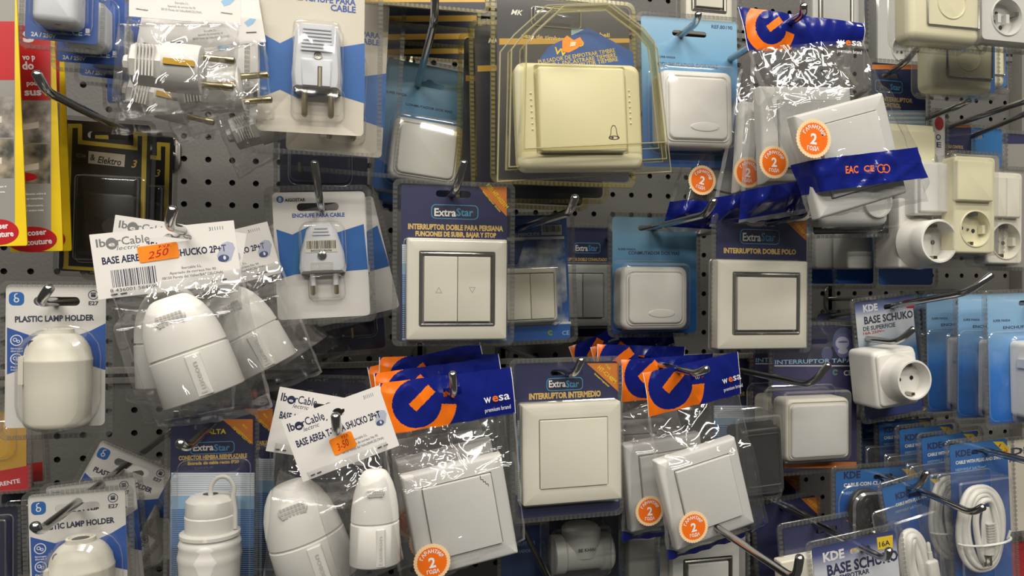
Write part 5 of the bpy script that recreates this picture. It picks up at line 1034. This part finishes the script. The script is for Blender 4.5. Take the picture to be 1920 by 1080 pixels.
# ---- surface schuko pack
it = Item('socket_pack', 'white cube socket with round collar, BASE SCHUKO DE SUPERFICIE card, right side', 'socket pack', 1668, 668, 0.215, roll=6.5)
def kde(mb):
    d = mb.it.face; mb.text('KDE', 1619, 585, 27, 13, 'white_ink', d+0.2, bold=0.04); mb.text('BASE SCHUKO', 1621, 608, 92, 14, 'ink', d+0.2, bold=0.03); mb.text('DE SUPERFICIE', 1619, 621, 60, 8, 'ink', d+0.2, bold=0.02); mb.text('16A 250V~', 1619, 628, 40, 5, 'red', d+0.2)
    mb.shape([(1696, 562), (1716, 560), (1714, 578), (1700, 578)], 'red', d+0.15)
hl = slot_hole(it.c(1672, 574), 38, 9)
pack_card(it, it.R(1612, 560, 1720, 778), 6, 'kde_base_card', hl, kde); mb = it.mb(); R = it.R(1646, 655, 1728, 764, 70)
mb.plate(R, 10, 2, 64, 8, 'white', 5); c = it.c(1710, 714, 100); c = (R[0]+4, R[1]); mb.plate((R[0], R[1], R[2]*0.9, R[3]*0.9), 8, 62, 68, 4, 'white', 5); round_outlet(mb, c, 66, 35, 34, 'white'); mb.build('socket', it.o)
blister(it, it.R(1602, 552, 1730, 786), 12, hl, [], m=7)
hook('long chrome peg hook sweeping right above the BASE SCHUKO DE SUPERFICIE pack', (1672, 574), 0.215, bend=(1815, 548), tip=(1862, 513))
plain_pack('socket_pack', 'dim pack with red mark left of the BASE SCHUKO DE SUPERFICIE pack', 'socket pack', 1570, 640, 0.12, 3, (1530, 580, 1612, 760), (1536, 586, 1606, 752), 'kde_base_card', lambda mb: mb.poly(circ(*mb.it.c(1565, 602), 9, 16, 4), 1.4, 'red'))
hook('chrome peg hook with upturned tip in front of the BASE SCHUKO DE SUPERFICIE pack', (1535, 625), 0.14, bend=(1682, 642), tip=(1716, 614))
hook('thin chrome peg hook running behind the surface schuko pack towards its card', (1525, 600), 0.1, ext=0.09, tip=(1600, 582))
# ---- three blue plug packs
it = Item('plug_pack', 'sky-blue plug pack ENCHUFE, rightmost and front of three', 'plug pack', 1893, 672, 0.285, roll=1.5)
def ench(mb):
    d = mb.it.face; mb.text('SUPER PANDA', 1862, 604, 32, 4.5, 'ink', d+0.1); mb.text('ENCHUFE • T', 1881, 617, 60, 5.5, 'ink', d+0.1)
    mb.shape([(1896, 694), (1906, 696), (1930, 690), (1930, 714), (1906, 719), (1897, 720), (1902, 707)], 'grey_photo', d+0.1)
hl = slot_hole(it.c(1925, 568), 40, 10)
pack_card(it, it.R(1852, 549, 1960, 792), 8, 'sky_card2', hl, ench)
mb = it.mb(); q = it.R(1930, 640, 1998, 785, 40); mb.plate(q, 10, 2, 44, 8, 'white', 5); pg = mb.build('plug', it.o); mb = it.mb(); mb.box(q[0]-q[2]/2+6, q[1]+q[3]*0.22, 22, 16, 20, 50, 'bluewhite'); mb.build('switch_clip', pg)
blister(it, it.R(1843, 542, 1970, 803), 14, hl, [(it.R(1900, 624, 2010, 796, 52), 16, 52, 12)], m=8); EN = it
for i, do in enumerate((0.034, 0.07, 0.10)):
    o = dup(it, ('sky-blue plug pack ENCHUFE, middle of three', 'sky-blue plug pack ENCHUFE, leftmost of three beside the white cube socket', 'rearmost sky-blue plug pack, thin blue edge behind the white cube socket')[i], do, -3*i, -2, -2+i*1.5); o['group'] = 'row of sky-blue plug packs'
hook('chrome peg hook through the row of sky-blue plug packs at the right edge', (1925, 568), 0.285, ext=0.03)
# ---- violet card with button switch
it = Item('switch_pack', 'violet card with white square switch and grey portrait photo, INTERRUPTOR TAPA', 'switch pack', 1530, 750, 0.20, roll=0)
def tapa(mb):
    d = mb.it.face; mb.shape([(1452, 618), (1606, 612), (1606, 682), (1452, 682)], 'deepnavy', d+0.05); mb.text('INTERRUPTOR TAPA', 1453, 683, 144, 8, 'lightblue', d+0.2, bold=0.02); mb.shape([(1452, 685), (1606, 685), (1606, 687), (1452, 687)], 'paper', d+0.2)
    c = mb.it.c(1582, 645, d); mb.poly(circ(c[0]+2, c[1]-34, 30, 24, 16), d+0.09, 'deepnavy'); mb.poly(circ(c[0], c[1]+4, 24, 24, 28), d+0.1, 'slate'); mb.poly(circ(c[0]-1, c[1]-3, 18, 24, 24), d+0.12, 'violet_photo'); mb.poly(circ(c[0]-3, c[1]+2, 15, 20, 12), d+0.13, 'lavender'); mb.poly(circ(c[0]-2, c[1]+4, 11, 14, 2), d+0.2, 'violet_photo'); mb.poly(circ(c[0]-2, c[1]-13, 11, 14, 6), d+0.2, 'lavender'); mb.poly(circ(c[0]-36, c[1]-18, 12, 16, 14), d+0.1, 'slate');
    c = mb.it.c(1566, 698, d); ring_arc(mb, c, 2.5, 6, 20, 330, d+0.2, 'teal_green', 16); mb.text('CE', 1582, 704, 15, 10, 'white_ink', d+0.2); mb.shape([(1470, 866), (1606, 866), (1606, 878), (1470, 878)], 'orange', d+0.1); mb.shape([(1452, 755), (1478, 755), (1478, 866), (1452, 866)], 'navy', d+0.1)
hl = slot_hole(it.c(1528, 640), 50, 9)
pack_card(it, it.R(1450, 612, 1606, 880), 5, 'purple_print', hl, tapa)
q = it.R(1478, 748, 1597, 864, 46); mb = it.mb(); mb.plate(q, 12, 2, 42, 6, 'ivory', 5); mb.ring((q[0], q[1], q[2]-8, q[3]-8), 9, 3, 40, 44, 'ivory'); sw = mb.build('surface_switch', it.o); mb = it.mb(); mb.plate((q[0], q[1]-2, q[2]-16, q[3]-18), 8, 40, 47, 3, 'white2', 5); mb.build('rocker', sw)
blister(it, it.R(1441, 604, 1614, 888), 10, hl, [(it.R(1468, 730, 1602, 870, 54), 14, 56, 10)], m=7)
hook('chrome peg hook bent up in front of the violet INTERRUPTOR TAPA card', (1400, 697), 0.2, bend=(1522, 722), tip=(1556, 681))
o = dup(it, 'violet card pack directly behind the portrait one, orange lower edge showing', 0.025, -10, 0, 0.5)
it = Item('switch_pack', 'navy pack with orange corner, EXTERIOR, behind the tilted bottom bag', 'switch pack', 1400, 760, 0.16, roll=0)
star_pack(it, it.R(1330, 664, 1450, 890), it.R(1338, 672, 1441, 882), None, star_print([(1398, 673), (1440, 673), (1440, 712)], [('REF.', 1424, 684, 20, 5, -42)], None, [('INTERRUPTOR EXTERIOR', 1345, 744, 90, 8)], [(1338, 760), (1441, 760), (1441, 880), (1338, 880)]), None, None)
it = Item('black_cable_pack', 'clear box pack with black product between the tilted bag and the violet card', 'cable pack', 1430, 855, 0.215, roll=3)
pack_card(it, it.R(1388, 790, 1452, 930), 5, 'deepnavy'); mb = it.mb(); q = it.R(1385, 800, 1464, 920, 40); mb.plate(q, 10, 4, 50, 8, 'smoke_black', 5); mb.ring((q[0], q[1], q[2]-14, q[3]-20), 6, 4, 48, 53, 'black'); mb.build('black_device', it.o)
blister(it, it.R(1378, 782, 1462, 938), 10, None, [(it.R(1380, 778, 1470, 930, 60), 10, 64, 8)], m=6)
# ---- blue cable packs lower right
def cable_prints(x, y, w, title, sub, tag, tagxy, k=1.0):
    def f(mb):
        d = mb.it.face; mb.text('KDE', x, y, 28*k, 12*k, 'navy', d+0.1, bold=0.04); mb.text(title, x, y+14*k, w, 6.2*k, 'white_ink', d+0.1, bold=0.035); mb.text(sub, x, y+27*k, w*0.6, 5*k, 'lightblue', d+0.1)
        if tag:
            a, b = tagxy; s = 34*k; mb.shape([(a-s*0.9, b), (a-s*0.35, b), (a, b+s*0.35), (a, b+s*0.85)], 'yellow', d+0.1); mb.text(tag, a-s*0.36, b+s*0.47, 20*k, 7*k, 'red', d+0.2, 'c', 0.01, 0, -42)
    return f
def coil(it, c, d, w, h, turns, r, mat, name='cable_coil', tie=True):
    mb = it.mb(); rnd = random.Random(5)
    for t in range(turns):
        a0, b0 = w/2-t*r*1.7+rnd.uniform(-1, 1), h/2-t*r*1.2; dx, dd = rnd.uniform(-2, 2), d+t*r*0.8*(1 if t % 2 else 0.4); pts = []
        for i in range(49):
            a = 2*math.pi*i/48; x = abs(math.cos(a))**0.75*math.copysign(1, math.cos(a))*a0; y = math.sin(a)*b0; pts.append((c[0]+x+dx, c[1]+y, dd+2*math.sin(3*a+t)))
        mb.tube(pts, r, mat, 10, False)
    o = mb.build(name, it.o)
    if tie:
        mb = it.mb(); pts = [(c[0]+(w/2+r*1.3)*math.cos(a), c[1]-h*0.13, d+6+(r*3+7)*math.sin(a)) for a in [math.pi*i/16 for i in range(17)]]; mb.tube(pts, 2.2, mat, 8); mb.tube([(c[0]+w/2+2, c[1]-h*0.13-4, d+8), (c[0]+w/2+7, c[1]-h*0.13+12, d+10)], 2, mat, 8); mb.build('cable_tie', o)
    return o
it = Item('cable_pack', 'blue pack with coiled white cable, CABLE WITH PLUG AND SWITCH, right side', 'cable pack', 1840, 960, 0.275, roll=3)
hl = slot_hole(it.c(1836, 846), 40, 9)
pack_card(it, it.R(1786, 828, 1894, 1110), 6, 'kde_cable_card', hl, cable_prints(1792, 857, 95, 'CABLE WITH PLUG AND SWITCH', 'H03VVH2-F 2x0,75mm²', '1.2', (1892, 828)))
c = it.c(1862, 1000, 50); coil(it, c, 24, 84*it.k(50)*it.ku, 150, 4, 5.2, 'white'); mb = it.mb(); cc = (c[0]-2, c[1]-40); mb.lathe(cc, 40, 0, [(0, 13), (20, 14), (60, 11), (84, 6)], 'white', 10, 0.7); 
for k in range(7): mb.box(cc[0], cc[1]+26+k*5, 18, 2, 46, 51, 'emboss')
pg = mb.build('plug', it.o)
for dx in (-6, 6): mb = it.mb(); pin(mb, (cc[0]+dx, cc[1]), 38, 24, 3, 'brass'); mb.build('pin', pg)
blister(it, it.R(1775, 818, 1904, 1120), 12, hl, [(it.R(1804, 898, 1908, 1120, 52), 8, 52, 8, 2)], m=7); KC = it
for i, do in enumerate((0.03, 0.06, 0.09, 0.118)):
    o = dup(it, ('blue cable pack second in the right row, CABLE WITH heading showing', 'blue cable pack third in the right row, narrow blue strip', 'blue cable pack fourth in the right row, narrow dark strip', 'rearmost blue cable pack of the right row in shadow')[i], do, -4, 2+3*i, 1-i, drop=('cable_coil', 'plug') if i > 0 else ()); o['group'] = 'row of blue cable packs'
hook('chrome peg hook leaving the right edge from the front coiled cable pack', (1846, 844), 0.275, ext=0.07, tip=(1960, 838))
it = Item('cable_pack', 'blue pack with folded white cable and plug, tilted left of the coiled cable pack', 'cable pack', 1722, 1010, 0.255, roll=11)
hl = slot_hole(it.c(1716, 926), 36, 9)
pack_card(it, it.R(1672, 900, 1770, 1150), 6, 'kde_cable_card', hl, cable_prints(1680, 937, 84, 'CABLE WITH PLUG AND SWITCH', 'H03VVH2-F 2x0,75mm²', '1.2', (1772, 898), 0.95))
c = it.c(1735, 1068, 50); coil(it, c, 24, 52, 120, 3, 6, 'white', tie=False); mb = it.mb(); cc = it.c(1762, 1062, 50); mb.plate((cc[0]-4, cc[1]-14, 24, 42), 4, 14, 42, 4, 'white'); pg = mb.build('plug', it.o); mb = it.mb(); mb.lathe((cc[0]-2, cc[1]+6), 34, 0, [(0, 4), (16, 4), (16.1, 3), (32, 3), (34, 1.5)], 'white', 12); mb.build('pin', pg)
blister(it, it.R(1662, 890, 1780, 1160), 12, hl, [(it.R(1690, 966, 1778, 1160, 56), 8, 56, 8, 2)], m=7)
hook('thick chrome peg hook sloping down right through the tilted cable pack', (1722, 918), 0.255, bend=(1822, 962), tip=(1846, 949))
it = Item('cable_pack', 'blue pack CABLE CON CLAVIJA with yellow 1.5 corner and black cable', 'cable pack', 1648, 950, 0.22, roll=0.5)
hl = slot_hole(it.c(1655, 893), 42, 9)
pack_card(it, it.R(1568, 878, 1724, 1100), 6, 'kde_cable_card', hl, cable_prints(1582, 898, 88, 'CABLE CON CLAVIJA', 'H03VVH2-F 2x0,75', '1.5m', (1724, 879), 1.1))
c = it.c(1640, 965, 40); coil(it, c, 14, 60, 70, 3, 6, 'smoke_black', tie=False)
blister(it, it.R(1558, 867, 1732, 1110), 12, hl, [(it.R(1600, 920, 1690, 1100, 40), 30, 40, 10, 3)], m=7)
hook('short thick chrome peg hook in front of the CABLE CON CLAVIJA pack', (1652, 892), 0.195, ext=0.05, tip=(1632, 968)) if False else hook('chrome peg hook dipping right behind the tilted cable pack', (1652, 892), 0.22, ext=0.045, tilt=-0.05)
it = Item('socket_pack', 'white and navy BASE SCHUKO card with yellow 16A tag, bottom right, in front', 'socket pack', 1608, 1085, 0.29, roll=6.5)
def kde2(mb):
    d = mb.it.face; mb.text('KDE', 1544, 1054, 40, 17, 'white_ink', d+0.2, bold=0.04); mb.text('BASE SCHUKO', 1552, 1080, 136, 20, 'navy', d+0.2, bold=0.035); mb.text('DE EMPOTRAR', 1558, 1091, 74, 9, 'navy', d+0.2, bold=0.03)
    mb.shape([(1644, 1008), (1674, 1003), (1674, 1027), (1646, 1031)], 'yellow', d+0.15); mb.text('16A', 1649, 1026, 21, 10, 'black', d+0.3, bold=0.02); mb.text('RU', 1597, 1034, 10, 6, 'mustard', d+0.3)
hl = slot_hole(it.c(1612, 1030), 44, 10)
pack_card(it, it.R(1530, 1010, 1690, 1200), 7, 'kde_base_two', hl, kde2); blister(it, it.R(1518, 996, 1702, 1210), 12, hl, [], m=8)
hook('chrome peg hook through the BASE SCHUKO card with yellow 16A tag', (1614, 1026), 0.29, ext=0.03, tip=(1668, 1030))
it = Item('switch_pack', 'navy pack with orange corner and pale switch, bottom right left of the 16A card', 'switch pack', 1550, 1040, 0.225, roll=5)
hl = slot_hole(it.c(1548, 992), 46, 11)
star_pack(it, it.R(1462, 966, 1640, 1160), it.R(1474, 976, 1632, 1150), hl, star_print([(1586, 976), (1632, 970), (1632, 1004)], [('Mod.', 1613, 980, 12, 4, -38), ('HT-C57M', 1611, 990, 34, 6, -38)], None, [('CON TOMA', 1506, 1045, 40, 9)], None), None, None)
mb = it.mb(); mb.plate(it.R(1470, 1040, 1620, 1180, 24), 3, 2, 24, 3, 'ivory'); mb.build('light_switch', it.o)
hook('chrome peg hook behind the 16A card through the navy pack with pale switch', (1552, 990), 0.225, ext=0.05, tilt=-0.05)
for (x, y, o_, lab) in ((1480, 985, 0.17, 'navy pack with orange corner second behind the pale switch pack, bottom right'), (1440, 940, 0.12, 'navy pack with orange corner rearmost beside the pegboard holes, bottom right')):
    it = Item('switch_pack', lab, 'switch pack', x, y+40, o_, roll=5, group='navy packs bottom right')
    star_pack(it, it.R(x-70, y-56, x+64, y+120), it.R(x-62, y-48, x+56, y+112), None, star_print([(x+22, y-50), (x+58, y-54), (x+58, y-16)], [('HT-C57', x+44, y-38, 28, 5, -42)], None, [], None), None, None)
it = plain_pack('card_pack', 'white card with black lettering OGENO cut by the right edge, behind the coiled cable pack', 'cable pack', 1925, 910, 0.2, 2, (1880, 815, 1990, 1000), (1888, 822, 1980, 992), 'paper_warm', lambda mb: (mb.text('DELI', 1896, 853, 60, 13, 'ink', 1.5, bold=0.04), mb.text('HALOGENO', 1893, 867, 70, 7, 'ink', 1.5)))
plain_pack('card_pack', 'red and dark pack low at the right edge beside the coiled cable pack', 'cable pack', 1925, 1060, 0.18, 0, (1885, 1005, 1990, 1180), (1892, 1012, 1980, 1170), 'red')
hook('chrome peg hook end catching light behind the CABLE CON CLAVIJA blister', (1600, 985), 0.15, ext=0.13, tip=(1640, 963)) if False else None
